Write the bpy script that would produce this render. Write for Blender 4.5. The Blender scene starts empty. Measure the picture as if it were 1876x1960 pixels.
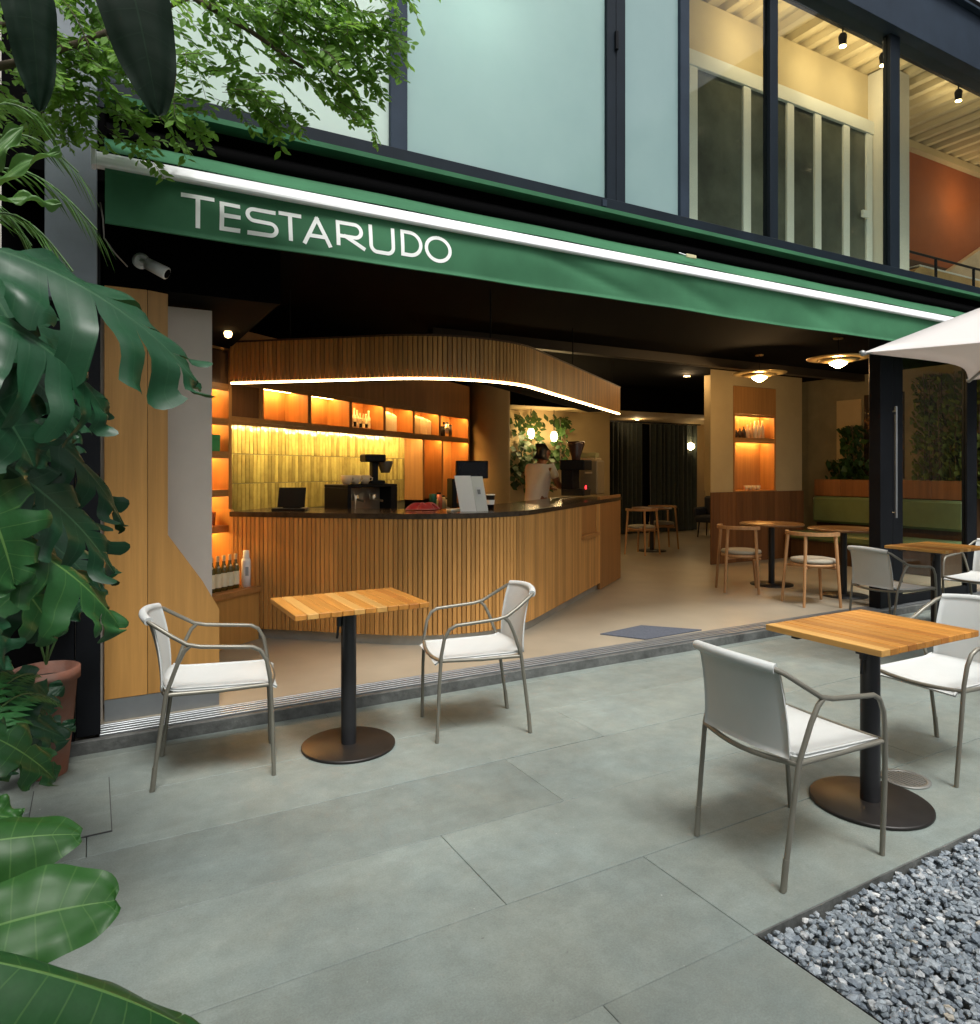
import bpy, bmesh, math, random
from mathutils import Vector, Matrix
sc = bpy.context.scene
R = math.radians
rng = random.Random(7)

# ------------------------------------------------------------------ camera
cam_d = bpy.data.cameras.new('camera'); cam = bpy.data.objects.new('camera', cam_d)
sc.collection.objects.link(cam); sc.camera = cam
cam.location = (0, 0, 1.42); cam.rotation_euler = (R(90), 0, R(-29.4))
cam_d.sensor_fit = 'HORIZONTAL'; cam_d.sensor_width = 36; cam_d.lens = 36 * 1350 / 1876
cam_d.shift_y = -80 / 1876
cam_d.clip_start = 0.05; cam_d.clip_end = 500

# ------------------------------------------------------------------ sky, sun, exposure
SUN_EL, SUN_AZ = 63, 186        # hazy: very soft, from behind the viewer
world = bpy.data.worlds.new('World'); sc.world = world; world.use_nodes = True
wn = world.node_tree; wn.nodes.clear()
sky = wn.nodes.new('ShaderNodeTexSky'); sky.sky_type = 'NISHITA'; sky.sun_disc = False
sky.sun_elevation = R(SUN_EL); sky.sun_rotation = R(SUN_AZ); sky.air_density = 1.0; sky.dust_density = 5.0; sky.ozone_density = 1.0
hs = wn.nodes.new('ShaderNodeHueSaturation'); hs.inputs['Saturation'].default_value = 0.22
bg = wn.nodes.new('ShaderNodeBackground'); bg.inputs[1].default_value = 0.125
wo = wn.nodes.new('ShaderNodeOutputWorld')
wn.links.new(sky.outputs[0], hs.inputs['Color']); wn.links.new(hs.outputs[0], bg.inputs[0]); wn.links.new(bg.outputs[0], wo.inputs[0])
sd = bpy.data.lights.new('sun', 'SUN'); sun = bpy.data.objects.new('sun', sd); sc.collection.objects.link(sun)
sd.energy = 1.75; sd.angle = R(17); sd.color = (1.0, 0.98, 0.94)
_az = R(SUN_AZ)
sdir = Vector((math.sin(_az) * math.cos(R(SUN_EL)), math.cos(_az) * math.cos(R(SUN_EL)), math.sin(R(SUN_EL))))
sun.rotation_euler = sdir.to_track_quat('Z', 'Y').to_euler()
sc.view_settings.view_transform = 'Standard'; sc.view_settings.look = 'None'
sc.view_settings.exposure = 0.68; sc.view_settings.gamma = 1.0; sc.view_settings.use_curve_mapping = False
sc.render.engine = 'CYCLES'
cy = sc.cycles
cy.use_denoising = True
try: cy.denoiser = 'OPENIMAGEDENOISE'
except Exception: pass
cy.max_bounces = 7; cy.diffuse_bounces = 4; cy.glossy_bounces = 3; cy.transmission_bounces = 4; cy.transparent_max_bounces = 12
cy.sample_clamp_indirect = 4.0; cy.caustics_reflective = False; cy.caustics_refractive = False
cy.use_light_tree = True

# ------------------------------------------------------------------ helpers
COL = sc.collection
class MB:
    """collects faces; build() links them as one mesh object"""
    def __init__(s): s.v = []; s.f = []; s.sm = []; s.uv = None
    def add(s, vs, fs, smooth=False):
        b = len(s.v); s.v += [tuple(q) for q in vs]; s.f += [tuple(i + b for i in q) for q in fs]; s.sm += [smooth] * len(fs); return b
    def box(s, x0, x1, y0, y1, z0, z1, fr=None, c=0.0):
        T = (lambda p: p) if fr is None else (lambda p: (fr[0][0] + fr[1][0]*p[0] + fr[2][0]*p[1], fr[0][1] + fr[1][1]*p[0] + fr[2][1]*p[1], p[2]))
        if c <= 0:
            vs = [T((x, y, z)) for z in (z0, z1) for y in (y0, y1) for x in (x0, x1)]
            s.add(vs, [(0,2,3,1), (4,5,7,6), (0,1,5,4), (1,3,7,5), (3,2,6,7), (2,0,4,6)]); return s
        lo = (x0, y0, z0); hi = (x1, y1, z1); vs = []; idx = {}
        for i in range(8):
            sg = [(i >> k) & 1 for k in range(3)]
            for ax in range(3):
                p = []
                for k in range(3):
                    e = hi[k] if sg[k] else lo[k]
                    if k != ax: e += -c if sg[k] else c
                    p.append(e)
                idx[(i, ax)] = len(vs); vs.append(T(p))
        fs = []
        for ax in range(3):
            a, b = (ax + 1) % 3, (ax + 2) % 3
            for sd_ in (0, 1):
                q = [(sd_ << ax) | (i << a) | (j << b) for i, j in ((0,0), (1,0), (1,1), (0,1))]
                if not sd_: q = q[::-1]
                fs.append(tuple(idx[(k, ax)] for k in q))
            for i in (0, 1):
                for j in (0, 1):
                    k0 = (i << a) | (j << b); k1 = k0 | (1 << ax)
                    q = (idx[(k0, a)], idx[(k1, a)], idx[(k1, b)], idx[(k0, b)])
                    fs.append(q if (i == j) == False else q[::-1])
        for i in range(8):
            q = (idx[(i, 0)], idx[(i, 1)], idx[(i, 2)])
            fs.append(q if bin(i).count('1') % 2 else q[::-1])
        s.add(vs, fs); return s
    def tube(s, pts, r, n=8, caps=True, up=None):
        pts = [Vector(p) for p in pts]; m = len(pts); rr = r if isinstance(r, (list, tuple)) else [r] * m
        t0 = (pts[1] - pts[0]).normalized(); nrm = t0.orthogonal().normalized() if up is None else (Vector(up) - t0 * t0.dot(Vector(up))).normalized()
        rings = []; prev = t0; vs = []
        for i, p in enumerate(pts):
            t = ((pts[min(i+1, m-1)] - p).normalized() + (p - pts[max(i-1, 0)]).normalized())
            t = t.normalized() if t.length > 1e-6 else prev
            q = prev.rotation_difference(t); nrm = q @ nrm; prev = t; bn = t.cross(nrm)
            for k in range(n):
                a = 2 * math.pi * k / n; vs.append(p + (nrm * math.cos(a) + bn * math.sin(a)) * rr[i])
        fs = [(i*n + k, i*n + (k+1) % n, (i+1)*n + (k+1) % n, (i+1)*n + k) for i in range(m-1) for k in range(n)]
        s.add(vs, fs, True)
        if caps:
            s.add(vs[:n], [tuple(range(n))[::-1]]); s.add(vs[-n:], [tuple(range(n))])
        return s
    def lathe(s, prof, n=24, c=(0, 0, 0), smooth=True, axis=None):
        vs = []
        ax = (Vector((1,0,0)), Vector((0,1,0)), Vector((0,0,1))) if axis is None else axis
        c = Vector(c)
        for r, z in prof:
            for k in range(n):
                a = 2 * math.pi * k / n; vs.append(c + ax[0]*(r*math.cos(a)) + ax[1]*(r*math.sin(a)) + ax[2]*z)
        m = len(prof)
        fs = [(i*n + k, i*n + (k+1) % n, (i+1)*n + (k+1) % n, (i+1)*n + k) for i in range(m-1) for k in range(n)]
        b = s.add(vs, fs, smooth)
        for i, rev in ((0, True), (m-1, False)):
            if prof[i][0] > 1e-4:
                q = list(range(i*n, i*n+n)); q = q[::-1] if rev else q
                s.add([vs[k] for k in q], [tuple(range(n))])
        return s
    def prism(s, poly, off):
        n = len(poly); off = Vector(off); a = [Vector(p) for p in poly]; b = [p + off for p in a]
        fs = [tuple(range(n))[::-1], tuple(range(n, 2*n))] + [(i, (i+1) % n, n + (i+1) % n, n + i) for i in range(n)]
        s.add(a + b, fs); return s
    def sheet(s, fn, nu, nv, th, smooth=True):
        P = [[Vector(fn(i / nu, j / nv)) for j in range(nv+1)] for i in range(nu+1)]
        def N(i, j):
            a = P[min(i+1, nu)][j] - P[max(i-1, 0)][j]; b = P[i][min(j+1, nv)] - P[i][max(j-1, 0)]
            return a.cross(b).normalized()
        top = [P[i][j] + N(i, j) * th / 2 for i in range(nu+1) for j in range(nv+1)]
        bot = [P[i][j] - N(i, j) * th / 2 for i in range(nu+1) for j in range(nv+1)]
        k = nv + 1; m = len(top)
        fs = [(i*k+j, (i+1)*k+j, (i+1)*k+j+1, i*k+j+1) for i in range(nu) for j in range(nv)]
        fb = [tuple(q + m for q in f[::-1]) for f in fs]
        e = []
        for i in range(nu): e += [(i*k, m+i*k, m+(i+1)*k, (i+1)*k)[::-1], (i*k+nv, (i+1)*k+nv, m+(i+1)*k+nv, m+i*k+nv)[::-1]]
        for j in range(nv): e += [(j, j+1, m+j+1, m+j)[::-1], (nu*k+j, m+nu*k+j, m+nu*k+j+1, nu*k+j+1)[::-1]]
        s.add(top + bot, fs + fb + e, smooth); return s
    def mesh(s, name):
        me = bpy.data.meshes.new(name); me.from_pydata(s.v, [], s.f)
        me.polygons.foreach_set('use_smooth', s.sm)
        if s.uv:
            l = me.uv_layers.new(name='leaf_uv'); li = [0] * len(me.loops); me.loops.foreach_get('vertex_index', li)
            flat = []
            for i in li: flat += s.uv[i]
            l.data.foreach_set('uv', flat)
        me.update(); return me
    def build(s, name, m, parent=None, loc=None, rz=0, **k):
        return link(name, s.mesh(name), m, parent, loc, rz, **k)
def wmat(o):
    b = Matrix.LocRotScale(o.location, o.rotation_euler, o.scale)
    return b if o.parent is None else wmat(o.parent) @ o.matrix_parent_inverse @ b
def link(name, me, m, parent=None, loc=None, rz=0, label=None, cat=None, group=None, kind=None, local=False):
    """loc=None: vertices are in world space and stay there under the parent"""
    o = bpy.data.objects.new(name, me); COL.objects.link(o)
    if me is not None and m is not None and not me.materials: me.materials.append(m)
    if loc is not None: o.location = loc
    o.rotation_euler = (0, 0, rz)
    if parent is not None:
        o.parent = parent
        if not local: o.matrix_parent_inverse = wmat(parent).inverted()
    return tag(o, label, cat, group, kind)
def tag(o, label=None, cat=None, group=None, kind=None):
    for k, v in (('label', label), ('category', cat), ('group', group), ('kind', kind)):
        if v: o[k] = v
    return o
def thing(name, loc, label, cat, group=None, rz=0, kind=None):
    o = bpy.data.objects.new(name, None); COL.objects.link(o); o.location = loc; o.rotation_euler = (0, 0, rz); o.empty_display_size = 0.1
    return tag(o, label, cat, group, kind)
def copy_tree(o, parent=None):
    c = o.copy(); COL.objects.link(c); c.parent = parent
    for ch in [q for q in bpy.data.objects if q.parent == o]: copy_tree(ch, c)
    return c
def again(o, loc, rz, label):
    c = copy_tree(o); c.location = loc; c.rotation_euler = (0, 0, rz); c['label'] = label; return c

# ------------------------------------------------------------------ materials
def _nt(name):
    m = bpy.data.materials.new(name); m.use_nodes = True; nt = m.node_tree
    return m, nt, nt.nodes['Principled BSDF'], nt.nodes, nt.links
def _mix(N, L, a, b, fac, mode='MIX'):
    q = N.new('ShaderNodeMix'); q.data_type = 'RGBA'; q.blend_type = mode
    for sock, v in ((q.inputs[6], a), (q.inputs[7], b), (q.inputs[0], fac)):
        if hasattr(v, 'links'): L.new(v, sock)
        else: sock.default_value = v if not isinstance(v, tuple) else (*v, 1)
    return q.outputs[2]
def mat(name, c, rough=0.5, metal=0.0, var=0.15, vs=4.0, bump=0.0, bs=60.0, rnd=0.0, stretch=(1, 1, 1), c2=None, spec=0.5, rvar=0.0, coat=0.0, island=0.0, sheen=0.0):
    m, nt, b, N, L = _nt(name)
    tc = N.new('ShaderNodeTexCoord'); mp = N.new('ShaderNodeMapping'); mp.inputs['Scale'].default_value = stretch
    oi = N.new('ShaderNodeObjectInfo'); add = N.new('ShaderNodeVectorMath'); add.operation = 'ADD'
    sc_ = N.new('ShaderNodeVectorMath'); sc_.operation = 'SCALE'; sc_.inputs[3].default_value = 37.0
    cmb = N.new('ShaderNodeCombineXYZ')
    for i in range(3): L.new(oi.outputs['Random'], cmb.inputs[i])
    L.new(cmb.outputs[0], sc_.inputs[0]); L.new(tc.outputs['Object'], mp.inputs[0]); L.new(mp.outputs[0], add.inputs[0])
    if rnd > 0: L.new(sc_.outputs[0], add.inputs[1])
    nz = N.new('ShaderNodeTexNoise'); nz.inputs['Scale'].default_value = vs; nz.inputs['Detail'].default_value = 6; nz.inputs['Roughness'].default_value = 0.62
    L.new(add.outputs[0], nz.inputs['Vector'])
    rp = N.new('ShaderNodeValToRGB'); rp.color_ramp.elements[0].position = 0.3; rp.color_ramp.elements[1].position = 0.7
    lo = tuple(q * (1 - var) for q in c) if c2 is None else c2
    hi = tuple(min(1, q * (1 + var)) for q in c) if c2 is None else c
    rp.color_ramp.elements[0].color = (*lo, 1); rp.color_ramp.elements[1].color = (*hi, 1)
    L.new(nz.outputs[0], rp.inputs[0]); col = rp.outputs[0]
    if rnd > 0 or island > 0:
        src = oi.outputs['Random']
        if island > 0: src = N.new('ShaderNodeNewGeometry').outputs['Random Per Island']
        k = max(rnd, island)
        mr = N.new('ShaderNodeMapRange'); mr.inputs[3].default_value = 1 - k; mr.inputs[4].default_value = 1 + k; L.new(src, mr.inputs[0])
        vm = N.new('ShaderNodeVectorMath'); vm.operation = 'SCALE'; L.new(col, vm.inputs[0]); L.new(mr.outputs[0], vm.inputs[3]); col = vm.outputs[0]
    L.new(col, b.inputs['Base Color'])
    b.inputs['Roughness'].default_value = rough; b.inputs['Metallic'].default_value = metal; b.inputs['Specular IOR Level'].default_value = spec
    if coat: b.inputs['Coat Weight'].default_value = coat; b.inputs['Coat Roughness'].default_value = 0.15
    if sheen: b.inputs['Sheen Weight'].default_value = sheen
    if rvar:
        n3 = N.new('ShaderNodeTexNoise'); n3.inputs['Scale'].default_value = vs * 1.7; n3.inputs['Detail'].default_value = 5; L.new(tc.outputs['Object'], n3.inputs['Vector'])
        m3 = N.new('ShaderNodeMapRange'); m3.inputs[1].default_value = 0.3; m3.inputs[2].default_value = 0.7; m3.inputs[3].default_value = rough - rvar; m3.inputs[4].default_value = rough + rvar
        L.new(n3.outputs[0], m3.inputs[0]); L.new(m3.outputs[0], b.inputs['Roughness'])
    if bump:
        n2 = N.new('ShaderNodeTexNoise'); n2.inputs['Scale'].default_value = bs; n2.inputs['Detail'].default_value = 4; L.new(add.outputs[0], n2.inputs['Vector'])
        bp = N.new('ShaderNodeBump'); bp.inputs['Strength'].default_value = bump; bp.inputs['Distance'].default_value = 0.01
        L.new(n2.outputs[0], bp.inputs['Height']); L.new(bp.outputs[0], b.inputs['Normal'])
    return m
def wood(name, c, dark=0.6, axis='z', rough=0.45, rnd=0.16, k=38.0):
    st = {'x': (0.05, 1, 1), 'y': (1, 0.05, 1), 'z': (1, 1, 0.05)}[axis]
    return mat(name, c, rough, 0, vs=k, stretch=st, c2=tuple(q * dark for q in c), rnd=rnd, bump=0.12, bs=k * 3, spec=0.35)
def emit(name, c, s):
    m, nt, b, N, L = _nt(name)
    b.inputs['Base Color'].default_value = (*c, 1); b.inputs['Emission Color'].default_value = (*c, 1); b.inputs['Emission Strength'].default_value = s
    return m
def glass(name, tint=(0.9, 0.95, 0.93), refl=1.0, rough=0.02):
    m, nt, b, N, L = _nt(name); N.remove(b)
    tr = N.new('ShaderNodeBsdfTransparent'); tr.inputs[0].default_value = (*tint, 1)
    gl = N.new('ShaderNodeBsdfGlossy'); gl.inputs['Roughness'].default_value = rough; gl.inputs[0].default_value = (refl, refl, refl, 1)
    lw = N.new('ShaderNodeLayerWeight'); lw.inputs[0].default_value = 0.5
    pw = N.new('ShaderNodeMath'); pw.operation = 'POWER'; pw.inputs[1].default_value = 4.0; L.new(lw.outputs['Facing'], pw.inputs[0])
    fr = N.new('ShaderNodeMath'); fr.operation = 'MULTIPLY_ADD'; fr.inputs[1].default_value = 0.10; fr.inputs[2].default_value = 0.035; L.new(pw.outputs[0], fr.inputs[0])
    mx = N.new('ShaderNodeMixShader'); out = [q for q in N if q.type == 'OUTPUT_MATERIAL'][0]
    L.new(fr.outputs[0], mx.inputs[0]); L.new(tr.outputs[0], mx.inputs[1]); L.new(gl.outputs[0], mx.inputs[2]); L.new(mx.outputs[0], out.inputs[0])
    return m
def leafmat(name, c, vein=(0.25, 0.4, 0.12), rough=0.32, trans=0.25, c2=None, veins=9.0, rnd=0.2, spec=0.4, lit=0.12):
    """glossy leaf: pale midrib and side veins read from the leaf's own uv, some light through the blade"""
    m, nt, b, N, L = _nt(name)
    uv = N.new('ShaderNodeUVMap'); uv.uv_map = 'leaf_uv'; sp = N.new('ShaderNodeSeparateXYZ'); L.new(uv.outputs[0], sp.inputs[0])
    def math_(op, a, bb=None):
        q = N.new('ShaderNodeMath'); q.operation = op
        for i, v in enumerate((a, bb)):
            if v is None: continue
            if hasattr(v, 'links'): L.new(v, q.inputs[i])
            else: q.inputs[i].default_value = v
        return q.outputs[0]
    au = math_('ABSOLUTE', math_('SUBTRACT', sp.outputs[0], 0.5))
    mid = math_('LESS_THAN', au, 0.013)
    fr = math_('FRACT', math_('MULTIPLY', sp.outputs[1], veins))
    side = math_('LESS_THAN', math_('ABSOLUTE', math_('SUBTRACT', fr, 0.5)), 0.03)
    vf = math_('MAXIMUM', mid, math_('MULTIPLY', side, 0.34))
    tc = N.new('ShaderNodeTexCoord'); nz = N.new('ShaderNodeTexNoise'); nz.inputs['Scale'].default_value = 9; nz.inputs['Detail'].default_value = 5
    L.new(tc.outputs['Object'], nz.inputs['Vector'])
    base = _mix(N, L, c, c2 or tuple(q * 0.6 for q in c), nz.outputs[0])
    n4 = N.new('ShaderNodeTexNoise'); n4.inputs['Scale'].default_value = 120; n4.inputs['Detail'].default_value = 3; L.new(tc.outputs['Object'], n4.inputs['Vector'])
    base = _mix(N, L, base, tuple(min(1, q * 1.7) for q in c), math_('MULTIPLY', n4.outputs[0], 0.35))
    edge = math_('MULTIPLY', math_('GREATER_THAN', math_('ADD', math_('MULTIPLY', au, 2.0), math_('MULTIPLY', nz.outputs[0], 0.5)), 1.335), 0.6)
    base = _mix(N, L, base, (0.16, 0.11, 0.04), edge)
    oi = N.new('ShaderNodeObjectInfo'); mr = N.new('ShaderNodeMapRange'); mr.inputs[3].default_value = 1 - rnd; mr.inputs[4].default_value = 1 + rnd
    L.new(oi.outputs['Random'], mr.inputs[0])
    vm = N.new('ShaderNodeVectorMath'); vm.operation = 'SCALE'; L.new(base, vm.inputs[0]); L.new(mr.outputs[0], vm.inputs[3])
    col = _mix(N, L, vm.outputs[0], vein, vf)
    L.new(col, b.inputs['Base Color']); b.inputs['Roughness'].default_value = rough; b.inputs['Specular IOR Level'].default_value = spec
    bp = N.new('ShaderNodeBump'); bp.inputs['Strength'].default_value = 0.35; bp.inputs['Distance'].default_value = 0.004
    L.new(math_('ADD', vf, math_('MULTIPLY', math_('SINE', math_('MULTIPLY', sp.outputs[1], veins * 6.283)), 0.12)), bp.inputs['Height']); L.new(bp.outputs[0], b.inputs['Normal'])
    if trans:
        tl = N.new('ShaderNodeBsdfTranslucent'); L.new(_mix(N, L, col, (0.35, 0.6, 0.08), lit), tl.inputs[0])
        mx = N.new('ShaderNodeMixShader'); mx.inputs[0].default_value = trans; out = [q for q in N if q.type == 'OUTPUT_MATERIAL'][0]
        L.new(b.outputs[0], mx.inputs[1]); L.new(tl.outputs[0], mx.inputs[2]); L.new(mx.outputs[0], out.inputs[0])
    return m
def slabmat():
    """honed basalt-grey slab: cloudy tone, fine grit, pale scuffs and chips, a tone of its own per slab"""
    m, nt, b, N, L = _nt('stone_slab')
    tc = N.new('ShaderNodeTexCoord'); oi = N.new('ShaderNodeObjectInfo'); geo = N.new('ShaderNodeNewGeometry')
    def noise(sc_, det=5, ro=.6, st=None):
        q = N.new('ShaderNodeTexNoise'); q.inputs['Scale'].default_value = sc_; q.inputs['Detail'].default_value = det; q.inputs['Roughness'].default_value = ro
        if st:
            mp = N.new('ShaderNodeMapping'); mp.inputs['Scale'].default_value = st; L.new(geo.outputs['Position'], mp.inputs[0]); L.new(mp.outputs[0], q.inputs['Vector'])
        else: L.new(geo.outputs['Position'], q.inputs['Vector'])
        return q.outputs[0]
    def rng_(v, a, b_, c, d):
        q = N.new('ShaderNodeMapRange'); q.inputs[1].default_value = a; q.inputs[2].default_value = b_; q.inputs[3].default_value = c; q.inputs[4].default_value = d; L.new(v, q.inputs[0]); return q.outputs[0]
    def mul(a, b_):
        q = N.new('ShaderNodeMath'); q.operation = 'MULTIPLY'; L.new(a, q.inputs[0]); L.new(b_, q.inputs[1]); return q.outputs[0]
    f = mul(mul(rng_(noise(1.3, 6, .65), .3, .7, .80, 1.18), rng_(noise(9, 6, .7), .3, .7, .88, 1.12)), mul(rng_(noise(160, 3, .7), .25, .75, .84, 1.16), rng_(oi.outputs['Random'], 0, 1, .89, 1.11)))
    f = mul(f, rng_(noise(5, 5, .6, (.35, 1.6, 1)), .55, .75, 1.0, 1.14))
    hue = _mix(N, L, (0.190, 0.216, 0.193), (0.180, 0.216, 0.203), rng_(noise(2.1, 4), .35, .65, 0, 1))
    vm = N.new('ShaderNodeVectorMath'); vm.operation = 'SCALE'; L.new(hue, vm.inputs[0]); L.new(f, vm.inputs[3])
    col = _mix(N, L, vm.outputs[0], (.42, .43, .40), rng_(noise(34, 2, .5), .765, .785, 0, .5))
    col = _mix(N, L, col, (.06, .062, .058), rng_(noise(21, 3, .6), .27, .235, 0, .55))
    L.new(col, b.inputs['Base Color']); L.new(rng_(noise(6, 5), .3, .7, .48, .72), b.inputs['Roughness']); b.inputs['Specular IOR Level'].default_value = .4
    bp = N.new('ShaderNodeBump'); bp.inputs['Strength'].default_value = .3; bp.inputs['Distance'].default_value = .006; L.new(noise(90, 5, .7), bp.inputs['Height']); L.new(bp.outputs[0], b.inputs['Normal'])
    return m
SLAB = slabmat()
KERB = mat('dark_kerb_stone', (0.10, 0.105, 0.10), 0.7, var=0.5, vs=9, bump=0.5, bs=40)
ALU = mat('aluminium', (0.34, 0.36, 0.37), 0.42, 0.8, var=0.08, vs=6)
FLOORM = mat('polished_concrete', (0.325, 0.285, 0.215), 0.38, var=0.12, vs=1.6, bump=0.03, bs=30)
BLACK = mat('black_paint', (0.0015, 0.0015, 0.0017), 0.9, var=0.2, spec=0.05)
BED = mat('joint_sand', (0.11, 0.115, 0.105), 0.95, var=0.3, vs=30)
BLACKF = mat('black_steel', (0.007, 0.008, 0.010), 0.5, 0.0, var=0.2, bump=0.03, spec=0.12)
STEEL = mat('slate_blue_steel', (0.024, 0.036, 0.054), 0.55, var=0.22, vs=2, bump=0.04, bs=80, spec=0.16)
STEEL_D = mat('dark_steel_frame', (0.010, 0.016, 0.023), 0.5, var=0.2, vs=3, spec=0.16)
COLUMN_G = mat('grey_painted_column', (0.16, 0.19, 0.215), 0.5, var=0.18, vs=2.5, bump=0.05)
def frost(name, c, c2, tl_c):
    """etched glass: diffuse face, faint mirror on top, light from the room behind comes through softly"""
    m = mat(name, c, 0.10, vs=0.5, spec=0.6, c2=c2); nt = m.node_tree; N, L = nt.nodes, nt.links; b = N['Principled BSDF']  # broad noise in the base colour stands in for reflected clouds
    tl = N.new('ShaderNodeBsdfTranslucent'); tl.inputs[0].default_value = (*tl_c, 1); mx = N.new('ShaderNodeMixShader'); mx.inputs[0].default_value = 0.34
    out = [q for q in N if q.type == 'OUTPUT_MATERIAL'][0]; L.new(b.outputs[0], mx.inputs[1]); L.new(tl.outputs[0], mx.inputs[2]); L.new(mx.outputs[0], out.inputs[0]); return m
FROST_GLARE = frost('frosted_glass_glare', (0.62, 0.74, 0.69), (0.46, 0.58, 0.54), (.7, .78, .74))  # left bay: paler copy of the glass, sky glare put into its colour
FROST = frost('frosted_glass', (0.40, 0.545, 0.54), (0.27, 0.41, 0.42), (.55, .70, .67))
CLEAR = glass('clear_glass', (0.86, 0.9, 0.86))
DOORGLASS = glass('door_glass', (0.92, 0.95, 0.92))
GREENFAB = mat('green_awning_fabric', (0.042, 0.138, 0.070), 0.7, var=0.2, vs=1.6, bump=0.1, bs=500, spec=0.12)
WHITEM = mat('white_powder_coat', (0.88, 0.89, 0.91), 0.3, var=0.04)
WHITEP = mat('white_print', (0.83, 0.86, 0.83), 0.6, var=0.03)
OAK = wood('oak', (0.57, 0.295, 0.082), 0.72, 'z', k=22, rnd=0.08)
OAKSLAT = wood('oak_slat', (0.56, 0.285, 0.082), 0.74, 'z', rnd=0.2)
OAKCAB = wood('oak_cabinet', (0.46, 0.22, 0.07), 0.7, 'z', k=20, rnd=0.06)
OAKH = wood('oak_board', (0.45, 0.22, 0.07), 0.7, 'x', k=20, rnd=0.06)
DARKWOOD = wood('dark_wood', (0.10, 0.05, 0.022), 0.6, 'z')
DADO = wood('walnut_dado', (0.20, 0.085, 0.03), 0.6, 'z', k=18)
TEAK = wood('teak', (0.50, 0.215, 0.04), 0.62, 'y', rough=0.42, rnd=0.22, k=26)
TEAK2 = wood('pale_teak', (0.66, 0.36, 0.10), 0.7, 'y', rough=0.42, rnd=0.15, k=26)
TEAK3 = wood('brown_teak', (0.36, 0.14, 0.026), 0.65, 'y', rough=0.42, rnd=0.2, k=26)
BEECH = wood('beech', (0.50, 0.27, 0.12), 0.75, 'z', rough=0.4, rnd=0.08)
STONETOP = mat('dark_counter_stone', (0.05, 0.035, 0.022), 0.18, var=0.5, vs=14)
CREAM = mat('cream_plaster', (0.42, 0.32, 0.17), 0.8, var=0.06, vs=3, bump=0.08, bs=120)
GREYW = mat('pale_grey_plaster', (0.60, 0.55, 0.48), 0.85, var=0.05, vs=3, bump=0.06, bs=120)
TANWALL = mat('tan_plaster', (0.60, 0.50, 0.31), 0.85, var=0.06, vs=2)
WHITEWALL = mat('white_wall', (0.70, 0.68, 0.62), 0.8, var=0.05, vs=2)
SLING = mat('white_textile_mesh', (0.55, 0.57, 0.555), 0.6, var=0.05, vs=3, bump=0.25, bs=900)
TUBE = mat('taupe_tube', (0.20, 0.19, 0.155), 0.38, 0.35, var=0.08)
TABLEMETAL = mat('black_table_metal', (0.02, 0.02, 0.022), 0.42, 0.2, var=0.2)
BASEMETAL = mat('bronze_black_base', (0.016, 0.0135, 0.012), 0.42, 0.2, var=0.35, vs=6)
LED = emit('warm_led', (1.0, 0.70, 0.34), 12.0)
LEDSHELF = emit('amber_led', (1.0, 0.56, 0.16), 80.0)
BULB = emit('warm_bulb', (1.0, 0.72, 0.36), 22.0)

# ================================================================== ground: slabs, gravel, kerb, shop floor
patio = thing('patio_paving', (2, 1, 0), 'grey-green stone slab patio in front of the cafe', 'paving', kind='structure')
MB().box(-9, 14, -9, 4.06, -0.30, -0.055).build('bedding', BED, patio, kind='structure')
def slab(x0, x1, y0, y1):
    g = 0.0012; w, h = x1 - x0 - 2*g, y1 - y0 - 2*g
    o = MB().box(-w/2, w/2, -h/2, h/2, -0.05, 0, c=0.0016).build('slab', SLAB, patio, ((x0+x1)/2, (y0+y1)/2, rng.uniform(-0.0012, 0.0006)))
    o.rotation_euler = (rng.uniform(-1, 1)*0.0009, rng.uniform(-1, 1)*0.0006, 0)
GX, GY = 1.765, 1.485
k = -6
while True:
    y0 = 1.485 + 0.5*k; y1 = y0 + 0.5
    if y0 > 4.05: break
    y1 = min(y1, 4.058)
    x = 1.18 - 9.6 + (0.585 if k % 2 == 0 else 0) + (0 if k in (0, 1) else (1.2 if k % 3 == 0 else 0))
    while x < 10.5:
        a, b = x, x + 2.4
        x += 2.4
        if b < -5.5: continue
        if y1 <= GY + 0.01:
            if a >= GX - 0.01: continue
            b = min(b, GX)
            if b - a < 0.08: continue
        slab(a, b, y0, y1)
    k += 1
# recessed steel edge of the gravel bed
gb = thing('gravel_bed_edging', (GX, GY, 0), 'dark steel edging strip along the gravel bed', 'edging')
MB().box(GX - 0.001, 10.4, GY - 0.007, GY - 0.002, -0.054, -0.001).build('edge_strip', KERB, gb)
MB().box(GX + 0.001, GX + 0.005, -1.6, GY - 0.013, -0.054, -0.001).build('edge_strip', BLACKF, gb)
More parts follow.
